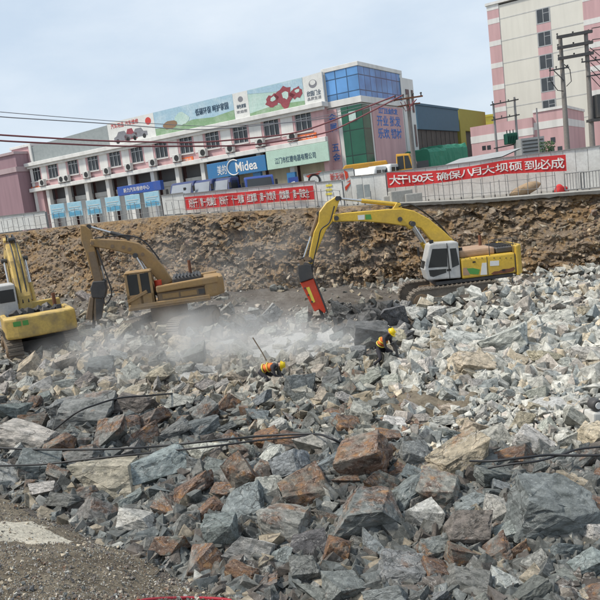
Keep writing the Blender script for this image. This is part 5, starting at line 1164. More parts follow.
m = MB(); m.box(5.6, 6.2, -.01, .55, ztip - 3.2, ztip - 2.65); m.build('mounting_bracket', M['steel'], brk, .03); m = MB(); m.box(5.65, 6.15, .03, .51, .75, ztip - 3.2); m.build('hammer_housing', M['brownst'], brk, .03); m = MB(); m.cyl((5.9, .27, .8), (5.9, .27, .1), .08, .06, 10); m.build('chisel', M['steel'], brk)

# ------------------------------------------------------------------ workers
def skin_body(name, V, E, Rr, mat, parent=None, sub=2):
    me = bpy.data.meshes.new(name); me.from_pydata([tuple(v) for v in V], E, []); o = bpy.data.objects.new(name, me); COL.objects.link(o)
    md = o.modifiers.new('s', 'SKIN'); md.use_smooth_shade = True
    for i, r in enumerate(Rr): me.skin_vertices[0].data[i].radius = (r, r) if not isinstance(r, tuple) else r
    me.skin_vertices[0].data[0].use_root = True
    ms = o.modifiers.new('u', 'SUBSURF'); ms.levels = sub; ms.render_levels = sub
    bpy.context.view_layer.update(); dg = bpy.context.evaluated_depsgraph_get()
    m2 = bpy.data.meshes.new_from_object(o.evaluated_get(dg)); bpy.data.objects.remove(o); m2.materials.clear(); m2.materials.append(mat)
    for p in m2.polygons: p.use_smooth = True
    o = bpy.data.objects.new(name, m2); COL.objects.link(o)
    if parent is not None: o.parent = parent
    return o
def worker(loc, rz, lean, label, knee=.15, spread=.25, reach=(.55, .55)):
    """local X is the facing direction"""
    hipz = .84 - knee * .5
    root = Vector((0, 0, hipz)); L = .50; ca, sa = math.cos(lean), math.sin(lean)
    up = Vector((sa, 0, ca)); chest = root + up * .40; sh = root + up * .50; neck = root + up * .58
    hd = Vector((math.sin(lean + .25), 0, math.cos(lean + .25))); head0 = neck + hd * .07; headt = head0 + hd * .17
    V = [root, root + up * .2, chest, sh, neck, head0, headt]; E = [(0, 1), (1, 2), (2, 3), (3, 4), (4, 5), (5, 6)]; Rr = [(.17, .13), (.155, .12), (.19, .13), (.15, .10), .06, .085, .09]
    def limb(pts, rs, frm):
        i = frm
        for p, r in zip(pts, rs): V.append(Vector(p)); Rr.append(r); E.append((i, len(V) - 1)); i = len(V) - 1
    hands = []
    for s in (-1, 1):
        hip = root + Vector((0, s * .12, -.06)); kn = Vector((.20 * (1 if s > 0 else .4) + knee, s * (.14 + spread * .4), hipz * .53)); ank = Vector((-.02 + (spread * .6 if s > 0 else -spread * .6), s * (.12 + spread * .5), .09)); toe = ank + Vector((.17, s * .02, -.04))
        limb([hip, kn, ank, toe], [.10, .075, .05, .045], 0)
        shp = sh + Vector((0, s * .20, -.02)); hnd = Vector((reach[0] + sh.x * .35, s * .10, reach[1])); el = (shp + hnd) / 2 + Vector((-.08, s * .10, -.06)); wr = el.lerp(hnd, .9)
        limb([shp, el, wr], [.065, .05, .036], 3); hands.append((wr, (hnd - el).normalized()))
    b = skin_body('person', V, E, Rr, M['cloth']); b.location = loc; b.scale = (.88, .88, .88); b.rotation_euler = (0, 0, rz); tag(b, label, 'person', 'workers drilling in the pit')
    # head skin, helmet, vest, gloves, boots
    m = MB(); c = head0 + hd * .10; Rm = Matrix.Rotation(lean + .25, 3, 'Y')
    hb = MB(); V0 = len(hb.v); hb.dome((0, 0, 0), .098, .085, .125, 14, 6, -1.3); hb.v = [tuple(c + Rm @ Vector(v)) for v in hb.v]; hm = hb.build('face', M['skin'], b)
    f = MB(); f.v = []; f.dome((.095, 0, -.02), .028, .016, .035, 8, 4, -1.3)
    for s in (-1, 1): f.dome((0, s * .085, -.01), .022, .015, .035, 8, 4, -1.3)
    f.v = [tuple(c + Rm @ Vector(v)) for v in f.v]; f.build('nose_and_ears', M['skin'], hm)
    e = MB()
    for s in (-1, 1): e.dome((.086, s * .035, .025), .012, .014, .012, 8, 4, -1.3)
    e.box(.088, .098, -.025, .025, -.07, -.062); e.v = [tuple(c + Rm @ Vector(v)) for v in e.v]; e.build('eyes_and_mouth', M['black'], hm)
    h = MB(); h.dome((0, 0, .035), .135, .12, .135, 20, 7); brim = [(.135 * 1.12 * math.cos(a) + (.055 if math.cos(a) > .3 else 0), .132 * math.sin(a)) for a in np.linspace(0, 2 * math.pi, 25)[:-1]]; h.xy(brim, .022, .042); h.box(-.12, .12, -.012, .012, .155, .175)
    h.v = [tuple(c + Rm @ Vector(v)) for v in h.v]; h.build('helmet', M['helmet'], b)
    vt = skin_body('vest', [root + up * .06, root + up * .2, chest, sh + up * .02], [(0, 1), (1, 2), (2, 3)], [(.185, .15), (.175, .14), (.212, .152), (.17, .115)], M['vest'], b)
    ys = MB()
    for t, rx, ry in ((.12, .195, .155), (.30, .205, .16)):
        cc = root + up * t; ringp = []
        for a in np.linspace(0, 2 * math.pi, 25): ringp.append(cc + Rm0(lean) @ Vector((ry * math.cos(a), rx * math.sin(a), 0)))
        ys.tube(ringp, .022, 6)
    ys.build('reflective_strip', M['vesty'], vt)
    for wr, dr in hands:
        g = MB(); sd_ = dr.orthogonal().normalized(); n2 = dr.cross(sd_); g.obox(wr + dr * .05, (.09, .085, .035), Matrix((dr, sd_, n2)).transposed())
        for q in range(4): p0 = wr + dr * .09 + sd_ * (-.032 + q * .0215); g.tube([p0, p0 + dr * .035 - n2 * .012, p0 + dr * .05 - n2 * .045], .0095, 6)
        p0 = wr + dr * .04 + sd_ * .045; g.tube([p0, p0 + dr * .03 + sd_ * .02 - n2 * .02, p0 + dr * .055 + sd_ * .01 - n2 * .04], .011, 6)
        g.build('glove', M['glove'], b, .004)
    return b, hands
def Rm0(a): return Matrix.Rotation(a, 3, 'Y')
def gter(px, py):
    z = 0
    for _ in range(8): p = at_z(px, py, z); z = ter(p.x, p.y)
    return Vector((p.x, p.y, z))
w1p = gter(263, 387) + Vector((0, 0, -.08)); w2p = gter(381, 365) + Vector((0, 0, -.10))
w1, h1_ = worker(w1p, R(-14), R(78), 'worker in orange vest and yellow helmet, bent double among dusty rocks', .22, .2, (.62, .42))
w2, h2_ = worker(w2p, R(-35), R(42), 'dark clothed worker in yellow helmet and orange vest, leaning over pale rocks', .1, .4, (.5, .62))
def drill(loc, rz, tilt, label, L=1.5):
    o = empty('rock_drill', loc, rz, label, 'rock drill', 'hand held rock drills'); up = Vector((math.sin(tilt), 0, math.cos(tilt)))
    b = MB(); b.cyl(up * (L - .5), up * L, .06, .075, 12); b.build('drill_body', M['steel'], o); b = MB(); b.cyl(up * -.1, up * (L - .5), .018, n=8); b.build('drill_rod', M['chrome'], o)
    b = MB(); c = up * (L - .02); b.cyl(c + Vector((0, -.25, 0)), c + Vector((0, .25, 0)), .022, n=8); b.build('handle', M['black'], o); return o
fa = Vector((math.cos(R(-14)), math.sin(R(-14)), 0)); d1 = w1p + fa * .63; drill(Vector((d1.x, d1.y, ter(d1.x, d1.y))), R(-14), -.12, 'thin rock drill held by the worker bent double', .62)
fb = Vector((math.cos(R(-35)), math.sin(R(-35)), 0)); d2_ = w2p + fb * .63; drill(Vector((d2_.x, d2_.y, ter(d2_.x, d2_.y))), R(-35), -.12, 'rock drill held by the worker leaning over pale rocks', .8)
p = gter(266, 372); m = MB(); m.tube([(-.35, 0, 1.15), (-.1, 0, .6), (.12, 0, 0)], .02, 8); o = m.build('drill_rod', M['brownst']); o.location = p + Vector((.05, .25, 0)); tag(o, 'thin leaning drill rod behind the worker bent double', 'rod')

# ------------------------------------------------------------------ rocks
def hull_pts(rr, flat=1.0):
    P = []
    for sx in (-1, 1):
        for sy in (-1, 1):
            for sz in (-1, 1):
                P.append(Vector((sx * rr.uniform(.55, 1), sy * rr.uniform(.5, 1), sz * rr.uniform(.5, 1))) * .5)
    for _ in range(rr.randint(2, 5)):
        v = Vector((rr.gauss(0, 1), rr.gauss(0, 1), rr.gauss(0, 1))).normalized(); P.append(Vector((v.x * .56, v.y * .56, v.z * .54)))
    tw = Matrix.Rotation(rr.uniform(-.35, .35), 3, 'X') @ Matrix.Rotation(rr.uniform(-.35, .35), 3, 'Y')
    return [tw @ p for p in P]
def sharp_bm(seed, bev=None):
    r_ = random.Random(seed); bm = bmesh.new(); st = (1, r_.uniform(.6, 1), r_.uniform(.5, .9))
    for sx in (-1, 1):
        for sy in (-1, 1):
            for sz in (-1, 1):
                if r_.random() < .12: continue
                bm.verts.new((sx * r_.uniform(.2, 1) * st[0], sy * r_.uniform(.2, 1) * st[1], sz * r_.uniform(.3, 1) * st[2]))
    bm.verts.new((r_.uniform(-1, 1), r_.uniform(-.3, .3), r_.uniform(-.3, .3)))
    bmesh.ops.convex_hull(bm, input=bm.verts); bmesh.ops.delete(bm, geom=[v for v in bm.verts if not v.link_faces], context='VERTS')
    bmesh.ops.dissolve_limit(bm, angle_limit=.1, verts=bm.verts, edges=bm.edges)
    if bev is None: bev = .03 * (seed % 4 == 0)
    if bev: bmesh.ops.bevel(bm, geom=list(bm.edges), offset=bev, segments=1, affect='EDGES', profile=.5, clamp_overlap=True)
    bmesh.ops.triangulate(bm, faces=bm.faces); bmesh.ops.recalc_face_normals(bm, faces=bm.faces); return bm
def rock_bm(seed, bev=.0):
    if seed % 2: return sharp_bm(seed * 2 + 1 if False else seed, bev)
    rr = random.Random(seed); bm = bmesh.new()
    for p in hull_pts(rr): bm.verts.new(p)
    r = bmesh.ops.convex_hull(bm, input=bm.verts)
    bmesh.ops.delete(bm, geom=[v for v in bm.verts if not v.link_faces], context='VERTS')
    bmesh.ops.dissolve_limit(bm, angle_limit=.16, verts=bm.verts, edges=bm.edges)
    if bev: bmesh.ops.bevel(bm, geom=list(bm.edges), offset=bev, segments=1, affect='EDGES', profile=.5, clamp_overlap=True)
    bmesh.ops.triangulate(bm, faces=bm.faces); bmesh.ops.recalc_face_normals(bm, faces=bm.faces); return bm
def fine_rock(seed, pts=None):
    if pts:
        bm = bmesh.new(); [bm.verts.new(q) for q in pts]; bmesh.ops.convex_hull(bm, input=bm.verts)
        bmesh.ops.dissolve_limit(bm, angle_limit=.12, verts=bm.verts, edges=bm.edges); bmesh.ops.bevel(bm, geom=list(bm.edges), offset=.01, segments=1, affect='EDGES', profile=.5, clamp_overlap=True)
        bmesh.ops.triangulate(bm, faces=bm.faces); bmesh.ops.recalc_face_normals(bm, faces=bm.faces)
    else: bm = rock_bm(seed, .011)
    off = Vector((seed * 3.7, seed * 1.3, seed * 7.1))
    for cut in range(3):
        long_ = [e for e in bm.edges if e.calc_length() > (.20, .11, .065)[cut]]
        if long_: bmesh.ops.subdivide_edges(bm, edges=long_, cuts=1, use_grid_fill=False)
        bmesh.ops.triangulate(bm, faces=[f for f in bm.faces if len(f.verts) > 3])
    bm.normal_update(); D = []
    ax = Vector((math.sin(seed), math.cos(seed * 1.7), .6)).normalized()
    for v in bm.verts:
        q = v.co * 2.0 + off
        lay = q.dot(ax) * 5.0; step = (lay - math.floor(lay)); step = abs(step - .5) * 2
        d = mnoise.fractal(q, 1.0, 2.1, 4) * .030 - .045 * max(0, .16 - abs(mnoise.noise(q * 1.6))) / .16 * .8 + .006 * (step - .5) * (1 + mnoise.noise(q * .7)) + .013 * mnoise.noise(q * 7)
        D.append(d)
    for v, d in zip(bm.verts, D): v.co += v.normal * d
    me = bpy.data.meshes.new('rock'); bm.to_mesh(me); bm.free()
    co = np.empty(len(me.vertices) * 3, np.float32); me.vertices.foreach_get('co', co); co = co.reshape(-1, 3)
    mn, mxx = co.min(0), co.max(0); co = (co - (mn + mxx) / 2) / (mxx - mn); me.vertices.foreach_set('co', co.ravel()); me.materials.append(M['rock']); me.update()
    return me
NVAR = 46
FINE = [fine_rock(100 + i) for i in range(NVAR)]
BIG = fine_rock(77, [(-.5, -.30, -.5), (.42, -.46, -.5), (.5, .3, -.5), (-.42, .42, -.5), (-.36, -.30, .36), (-.30, .30, .52), (.22, .36, .38), (.5, .05, .10), (.46, -.34, -.02), (.0, -.50, .06), (-.12, -.46, .12)])

# palette: colour, iron stain amount, word
PAL = {'slate': ((.168, .176, .174), .32, 'slate grey'), 'blue': ((.212, .23, .233), .22, 'blue grey'), 'pale': ((.395, .39, .365), .06, 'pale grey'), 'dust': ((.415, .405, .375), .0, 'dusty whitish'),
       'tan': ((.40, .345, .27), .25, 'tan'), 'rust': ((.215, .195, .175), .76, 'rust brown'), 'mix': ((.22, .22, .21), .64, 'rust streaked grey'), 'dark': ((.115, .115, .12), .15, 'dark grey'), 'orange': ((.30, .225, .15), .82, 'orange brown'), 'brown': ((.17, .15, .138), .5, 'dark brown'), 'pink': ((.36, .325, .295), .25, 'pinkish grey')}
# px, py, width, height, colour, label, short reference used by its neighbours
HERO = [
 (551, 504, 92, 74, 'blue', 'huge blocky blue grey boulder at the right edge, larger than any other rock', 'the huge right boulder'),
 (361, 457, 52, 50, 'rust', 'big rust brown upright boulder, near the middle, below the cable end', 'the upright rust boulder'),
 (366, 513, 72, 54, 'mix', 'large rust streaked grey boulder with its flat top, directly below the upright rust boulder', 'the wide streaked boulder'),
 (462, 456, 58, 36, 'tan', 'wide tan topped boulder up and left of the huge right boulder', 'the wide tan boulder'),
 (161, 466, 56, 42, 'blue', 'large blue grey boulder just under the two black cables at left', 'the blue boulder by the cables'),
 (195, 488, 38, 30, 'rust', 'rust brown tilted slab right of the blue boulder by the cables', 'the rust slab'),
 (251, 550, 48, 22, 'pale', 'smooth oblong pale grey stone low on the pile', 'the oblong pale stone'),
 (244, 576, 36, 26, 'orange', 'bright orange brown rock at the gravel bank border', 'the orange rock by the bank'),
 (110, 434, 36, 32, 'mix', 'pale upright slab with orange streaks just above the cables', 'the orange streaked slab'),
 (84, 414, 58, 26, 'mix', 'long grey and rust slab above the orange streaked slab', 'the long grey rust slab'),
 (136, 405, 42, 18, 'brown', 'flat dark red brown slab at the upper edge of the left pile', 'the red brown slab'),
 (64, 408, 28, 34, 'blue', 'pointed blue grey rock at the left, higher than its neighbours', 'the pointed blue rock'),
 (12, 411, 34, 24, 'blue', 'blue grey rock cut by the left picture edge above the cables', 'the left edge blue rock'),
 (24, 438, 54, 24, 'pink', 'broad pinkish grey slab at the left edge, above the cables', 'the pinkish slab'),
 (104, 476, 60, 28, 'tan', 'broad tan grey slab below both cables at left', 'the broad tan slab'),
 (284, 522, 54, 40, 'mix', 'large rust and grey boulder left of the wide streaked boulder', 'the rust and grey boulder'),
 (243, 476, 30, 42, 'rust', 'tall rust orange block standing on edge below the cables', 'the tall rust block'),
 (469, 531, 46, 44, 'brown', 'rounded dark brown boulder left of the huge right boulder', 'the round brown boulder'),
 (464, 558, 42, 26, 'rust', 'rust brown split rock just under the round brown boulder', 'the split rust rock'),
 (441, 488, 44, 40, 'mix', 'grey boulder with a rust patch between the wide tan and round brown boulders', 'the rust patched boulder'),
 (496, 511, 22, 34, 'pale', 'narrow pale grey rock leaning on the left side of the huge right boulder', 'the narrow pale rock'),
 (399, 572, 52, 44, 'slate', 'large slate grey boulder at the bottom edge, right of the middle', 'the bottom slate boulder'),
 (303, 487, 48, 34, 'rust', 'rust brown wedge rock left of the upright rust boulder', 'the rust wedge'),
 (291, 466, 32, 34, 'blue', 'blue grey angular rock just below the cable middle', 'the blue angular rock'),
 (321, 441, 42, 34, 'pale', 'pale blue grey boulder under the cable end', 'the pale boulder at the cable end'),
 (268, 440, 28, 26, 'orange', 'small orange brown rock on which the cables lie', 'the small orange cable rock'),
 (345, 586, 50, 32, 'slate', 'slate grey slab at the bottom edge of the picture, left of the slate boulder', 'the bottom slate slab'),
 (304, 572, 30, 36, 'slate', 'slate rock between the orange rock and the bottom slate slab', 'the small slate rock'),
 (557, 580, 44, 26, 'slate', 'flat slate grey rock beneath the huge right boulder', 'the flat slate rock'),
 (590, 566, 34, 34, 'blue', 'blue grey rock in the lower right corner', 'the lower right corner rock'),
 (520, 551, 28, 24, 'orange', 'orange brown rock under the left corner of the huge right boulder', 'the orange rock by the boulder'),
 (222, 532, 36, 38, 'blue', 'sharp blue grey rock pointing up left of the rust and grey boulder', 'the sharp blue rock'),
 (188, 520, 30, 26, 'slate', 'slate block left of the sharp blue rock', 'the left slate block'),
 (414, 455, 30, 28, 'blue', 'blue grey rock right of the upright rust boulder', 'the right blue rock'),
 (425, 520, 32, 34, 'pale', 'pale grey upright rock between the wide streaked and round brown boulders', 'the pale upright rock'),
 (433, 548, 34, 32, 'mix', 'streaked rock between the bottom slate boulder and the split rust rock', 'the lower streaked rock'),
 (500, 582, 34, 30, 'pale', 'pale grey rock at the bottom edge below the orange rock by the huge boulder', 'the bottom pale rock'),
 (38, 466, 40, 16, 'slate', 'flat slate rock lying between the two cables at the left', 'the flat rock between cables'),
 (312, 547, 40, 30, 'dark', 'dark grey rock in the gap right of the oblong pale stone', 'the dark gap rock'),
 (336, 553, 26, 34, 'rust', 'rust brown slab on edge beneath the wide streaked boulder', 'the rust edge slab'),
 (206, 448, 34, 22, 'pale', 'pale grey flat rock lying just above the cables, right of the blue boulder', 'the pale flat rock'),
 (175, 430, 30, 20, 'slate', 'slate rock above the cables, between orange streaked slab and pale flat rock', 'the slate rock above the cables'),
 (301, 384, 34, 26, 'blue', 'blue grey boulder immediately right of the worker bent double', 'the boulder by the bent worker'),
 (374, 377, 30, 18, 'pale', 'pale grey slab at the feet of the leaning worker', 'the slab by the leaning worker'),
 (465, 342, 44, 24, 'dust', 'wide whitish boulder in front of the clean yellow excavator', 'the wide whitish boulder'),
 (505, 342, 46, 22, 'pale', 'wide pale boulder below the clean excavator\'s rear', 'the wide pale boulder'),
 (512, 302, 26, 10, 'tan', 'flat tan slab lying right behind the clean excavator\'s near track', 'the flat tan slab'),
 (472, 364, 44, 18, 'tan', 'long tan slab sloping up rightwards on the pale heap', 'the sloping tan slab'),
 (440, 320, 34, 20, 'pale', 'pale rock touching the front of the clean excavator\'s track', 'the rock by the track'),
 (552, 322, 40, 22, 'dust', 'broad whitish boulder right of the clean excavator', 'the broad whitish boulder'),
 (583, 355, 36, 24, 'dust', 'whitish boulder by the right edge, mid height', 'the right edge whitish boulder'),
 (545, 358, 32, 20, 'tan', 'tan block left of the right edge whitish boulder', 'the tan block'),
 (524, 371, 16, 14, 'brown', 'small brown rock alone among pale rubble', 'the small brown rock'),
 (534, 407, 18, 12, 'tan', 'small tan block on the pale gravel beside the powder patch', 'the small tan block'),
 (345, 322, 30, 22, 'dark', 'dark grey heap rock left of the dark mound under the red breaker', 'the dark left mound rock'),
 (371, 318, 34, 26, 'dark', 'dark grey rock in the middle of the dark mound', 'the dark middle mound rock'),
 (394, 312, 26, 24, 'dark', 'dark grey rock at the mound end near the clean excavator', 'the dark right mound rock'),
 (150, 318, 22, 14, 'tan', 'dusty tan rock under the brownish excavator\'s front', 'the rock under the brownish excavator'),
]
rocks = []
def place_rock(px, py, wpx, hpx, pal, seed, name, tall=None):
    rr = random.Random(seed); q = gter(px, py + hpx * .2); d = q.y; wm = wpx * d / FPX
    ang = math.atan2(CAMZ - q.z, d); dep = wm * rr.uniform(.65, .95)
    hm = (hpx * d / FPX - dep * math.sin(ang)) / math.cos(ang); hm = min(max(hm, .45 * wm), 1.2 * wm)
    p = at_z(px, py, ter(q.x, q.y) + hm * .47)
    for _ in range(8): p = at_z(px, py, ter(p.x, p.y) + hm * .47)
    p.z = ter(p.x, p.y) + hm * .45
    me = BIG if seed == 1 else FINE[(seed * 7) % NVAR]; o = bpy.data.objects.new(name, me); COL.objects.link(o)
    yaw = rr.choice([0, math.pi]) + rr.uniform(-.5, .5) if seed != 1 else .12
    o.location = p; kb = 1.14 if (py > 425 and wpx < 80) else 1.0; o.scale = (wm * 1.04 * kb, dep * 1.05 * kb, hm * 1.12 * kb); o.rotation_euler = ((rr.uniform(-.85, .85), rr.uniform(-.7, .7), yaw) if seed >= 200 else (rr.uniform(-.45, .45), rr.uniform(-.45, .45), yaw)) if wpx < 60 else (rr.uniform(-.12, .12), rr.uniform(-.12, .12), yaw)
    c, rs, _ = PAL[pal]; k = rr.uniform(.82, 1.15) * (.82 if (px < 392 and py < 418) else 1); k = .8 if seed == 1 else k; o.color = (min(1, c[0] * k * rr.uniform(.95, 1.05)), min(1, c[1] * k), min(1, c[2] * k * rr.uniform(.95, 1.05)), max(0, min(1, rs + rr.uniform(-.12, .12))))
    return o
taken = []
for i, (px, py, w_, h_, pal, lab, ref) in enumerate(HERO):
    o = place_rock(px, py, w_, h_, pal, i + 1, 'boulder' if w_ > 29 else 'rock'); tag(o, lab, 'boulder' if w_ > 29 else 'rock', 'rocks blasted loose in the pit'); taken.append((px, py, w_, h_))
HREF = [(h[0], h[1], h[6]) for h in HERO]
EXTRA = [(272, 372, 'the bent worker'), (383, 346, 'the leaning worker'), (35, 330, 'the left edge excavator'), (190, 310, 'the brownish excavator')]
TOT = 294 - len(HERO)
def region(px, py):
    if 240 < px < 330 and py < 392: return 'dust'
    if py > 418 + (18 if px < 300 else 30 if px > 430 else 8): return 'front'
    if px > 392: return 'right'
    if px < 240: return 'left' if py < 396 else 'front'
    return 'mid'
WT = {'front': ['slate', 'blue', 'mix', 'mix', 'mix', 'rust', 'pale', 'slate', 'brown', 'rust', 'blue', 'mix'], 'right': ['dust', 'pale', 'pale', 'dust', 'tan', 'pale', 'blue', 'pink'], 'left': ['tan', 'pink', 'pale', 'pale', 'tan', 'slate', 'pink'], 'mid': ['blue', 'slate', 'pale', 'tan', 'mix', 'slate', 'pale'], 'dust': ['pale', 'dust', 'pink']}
def on_bank(px, py): q = at_z(px, py, .3); return (q.x - BA.x) * BN.x + (q.y - BA.y) * BN.y > -.15
rr = random.Random(42); gen = []; tries = 0
while len(gen) < TOT and tries < 60000:
    tries += 1; px = rr.uniform(-4, 604); py = rr.uniform(418, 604) if rr.random() < .70 else rr.uniform(312, 425)
    if on_bank(px, py) and py > 470: continue
    if px < 80 and py < 362: continue
    if 120 < px < 225 and py < 330: continue
    if 400 < px < 506 and py < 312: continue
    if (abs(px - 270) < 20 and 352 < py < 400) or (abs(px - 384) < 16 and 330 < py < 374): continue
    rg = region(px, py)
    if px > 500 and 384 < py < 440 and rr.random() < .85: continue
    if rg == 'dust' and rr.random() < .75: continue
    if 392 < px < 450 and 388 < py < 425 and rr.random() < .8: continue
    base = np.interp(py, [310, 360, 400, 430, 500, 600], [16, 23, 23, 28, 36, 42]); w_ = base * rr.uniform(.7, 1.25) * (1.12 if rg == 'right' and py < 375 else 1); h_ = w_ * rr.uniform(.5, .85)
    ok = True; fac = .60 if tries < 9000 else .40
    for (a, b, c, e) in taken:
        if ((px - a) / ((w_ + c) * .5)) ** 2 + ((py - b) / ((h_ + e) * .5)) ** 2 < fac: ok = False; break
    if ok: taken.append((px, py, w_, h_)); gen.append((px, py, w_, h_, rr.choice(WT[rg]), rg))
SHP = ['angular', 'blocky', 'jagged', 'wedge shaped', 'chunky', 'flat']
cnt = {}; ORD = ['nearest', 'second', 'third', 'fourth', 'fifth', 'sixth', 'seventh', 'eighth', 'ninth', 'tenth', 'eleventh', 'twelfth']
rows = []
for i, g in enumerate(gen):
    px, py, w_, h_, pal, rg = g
    best = min(HREF + EXTRA, key=lambda r: (r[0] - px) ** 2 + ((r[1] - py) * 1.25) ** 2); dx, dy = px - best[0], py - best[1]
    dr = ('right of' if dx > 0 else 'left of') if abs(dx) > abs(dy) * 1.3 else ('just below' if dy > 0 else 'just above'); rows.append((i, best[2], dr, math.hypot(dx, dy)))
byk = {}
for i, ref, dr, ds in rows: byk.setdefault((gen[i][4], ref, dr), []).append((ds, i))
for (pal, ref, dr), L in byk.items():
    L.sort()
    for k, (ds, i) in enumerate(L):
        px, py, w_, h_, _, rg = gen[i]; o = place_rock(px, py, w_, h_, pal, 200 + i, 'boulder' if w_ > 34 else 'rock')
        shape = 'flat' if h_ / w_ < .58 else 'tall' if h_ / w_ > .8 else 'angular'
        word = PAL[pal][2]; nth = '' if len(L) == 1 else (', nearest one' if k == 0 else f', {ORD[min(k, 11)]} one out')
        tag(o, f'{shape} {word} rock {dr} {ref}{nth}', 'boulder' if w_ > 34 else 'rock', 'rocks blasted loose in the pit')

# ------------------------------------------------------------------ rubble: too many to count, one mesh per zone
VAR = []
for i in range(26):
    bm = sharp_bm(900 + i); bm.verts.index_update(); v = np.array([tuple(x.co) for x in bm.verts], np.float32); f = np.array([[q.index for q in t.verts] for t in bm.faces], np.int32); bm.free()
    v = (v - (v.min(0) + v.max(0)) / 2) / (v.max(0) - v.min(0)); VAR.append((v, f))
def soup(name, P, S, C, label, cat, mat='rubble', flat=(.28, .8)):
    N = len(P); P = np.asarray(P, np.float32); S = np.asarray(S, np.float32); C = np.asarray(C, np.float32)
    which = nrng.integers(0, len(VAR), N); Vs, Fs, Cs = [], [], []; base = 0
    A = nrng.uniform(0, 2 * math.pi, N); T1 = nrng.normal(0, .8, N); T2 = nrng.normal(0, .8, N)
    for k, (v, f) in enumerate(VAR):
        ii = np.nonzero(which == k)[0]; n = len(ii)
        if not n: continue
        sc_ = np.stack([S[ii], S[ii] * nrng.uniform(.6, 1, n), S[ii] * nrng.uniform(*flat, n)], 1)
        x = v[None] * sc_[:, None]
        c, s = np.cos(T1[ii])[:, None], np.sin(T1[ii])[:, None]; x = np.stack([x[..., 0], x[..., 1] * c - x[..., 2] * s, x[..., 1] * s + x[..., 2] * c], -1)
        c, s = np.cos(T2[ii])[:, None], np.sin(T2[ii])[:, None]; x = np.stack([x[..., 0] * c + x[..., 2] * s, x[..., 1], -x[..., 0] * s + x[..., 2] * c], -1)
        c, s = np.cos(A[ii])[:, None], np.sin(A[ii])[:, None]; x = np.stack([x[..., 0] * c - x[..., 1] * s, x[..., 0] * s + x[..., 1] * c, x[..., 2]], -1)
        x += P[ii][:, None]
        Vs.append(x.reshape(-1, 3)); Fs.append((f[None] + (base + np.arange(n) * len(v))[:, None, None]).reshape(-1, 3)); Cs.append(np.repeat(C[ii], len(v), 0)); base += n * len(v)
    V, F, Cc = np.concatenate(Vs), np.concatenate(Fs).astype(np.int32), np.concatenate(Cs)
    me = bpy.data.meshes.new(name); me.vertices.add(len(V)); me.vertices.foreach_set('co', V.ravel()); me.loops.add(F.size); me.loops.foreach_set('vertex_index', F.ravel())
    me.polygons.add(len(F)); me.polygons.foreach_set('loop_start', np.arange(0, F.size, 3, dtype=np.int32)); me.polygons.foreach_set('loop_total', np.full(len(F), 3, np.int32)); me.polygons.foreach_set('use_smooth', np.zeros(len(F), bool)); me.update(calc_edges=True)
    at_ = me.attributes.new('tint', 'FLOAT_COLOR', 'POINT'); at_.data.foreach_set('color', Cc.astype(np.float32).ravel()); me.materials.append(M[mat])
    o = bpy.data.objects.new(name, me); COL.objects.link(o); return tag(o, label, cat, None, 'stuff')
def tint(pal, rr): c, rs, _ = PAL[pal]; k = rr.uniform(.75, 1.2); return (c[0] * k, c[1] * k, c[2] * k, max(0, min(1, rs + rr.uniform(-.1, .1))))
def scatter(n, pick, rr):
    P, S, C = [], [], []
    while len(P) < n:
        r = pick(rr)
        if r: P.append(r[0]); S.append(r[1]); C.append(r[2])
    return P, S, C
def pick_pit(rr):
    px = rr.uniform(-200, 800); t = rr.random(); py = 268 + 342 * t ** 1.2
    q = at_z(px, py, .3); x, y = q.x, q.y
    if (x - BA.x) * BN.x + (y - BA.y) * BN.y > .1: return None
    if y > float(rim_y(x)) - 1.2 or y < 7.5: return None
    z = ter(x, y); rg = region(px, py); big = np.interp(py, [285, 330, 380, 420, 440, 600], [.50, .62, .52, .44, .48, .40])
    s = big * (.22 + rr.random() ** 1.9 * .85)
    smooth = 230 < px < 415 and 290 < py < 345
    if smooth and not (335 < px < 412 and 305 < py < 332) and rr.random() < .82: return None
    if rg == 'dust' and rr.random() < .45: return None
    if rg == 'right' and px > 440 and py > 382: s *= .6
    if rg == 'right' and py < 380: s *= 1.2
    pal = rr.choice(WT[rg])
    if rg == 'front' and rr.random() < .6: pal = rr.choice(['slate', 'slate', 'tan', 'brown', 'mix', 'blue'])
    if 335 < px < 412 and 303 < py < 334: pal = 'dark'
    if py < 300 and px < 400: pal = rr.choice(['tan', 'pink', 'pale', 'slate'])
    if gauss(px, py, 418, 405, 34, 20) > .35 and rr.random() < .75: pal = rr.choice(['brown', 'tan', 'rust']); s *= .7
    tc3 = tint(pal, rr)
    if rg == 'front': gap_shade = .62; tc3 = (tc3[0] * gap_shade, tc3[1] * gap_shade, tc3[2] * gap_shade, max(0, tc3[3] * .55)); return ((x, y, z + s * rr.uniform(-.15, .12)), s, tc3)  # front filler tint darkened: shade of the gaps put into the colour
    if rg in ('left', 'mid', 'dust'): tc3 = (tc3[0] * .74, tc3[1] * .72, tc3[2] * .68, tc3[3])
    return ((x, y, z + s * rr.uniform(.0, .32)), s, tc3)
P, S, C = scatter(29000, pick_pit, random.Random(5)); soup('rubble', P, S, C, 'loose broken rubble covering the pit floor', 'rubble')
def pick_fine(rr):
    px = rr.uniform(-200, 800); py = 300 + 310 * rr.random(); q = at_z(px, py, .3); x, y = q.x, q.y
    if (x - BA.x) * BN.x + (y - BA.y) * BN.y > .1 or y < 7.5: return None
    rg = region(px, py); s = rr.uniform(.025, .085) * (1 if py > 400 else 1.4); pal = rr.choice(WT[rg] + ['tan', 'pale'])
    if rg == 'front': pal = rr.choice(['brown', 'slate', 'dark', 'dark', 'brown'])  # dark dirt and stone tones that also paint the gaps as shaded
    return ((x, y, ter(x, y) + s * .3), s, tint(pal, rr))
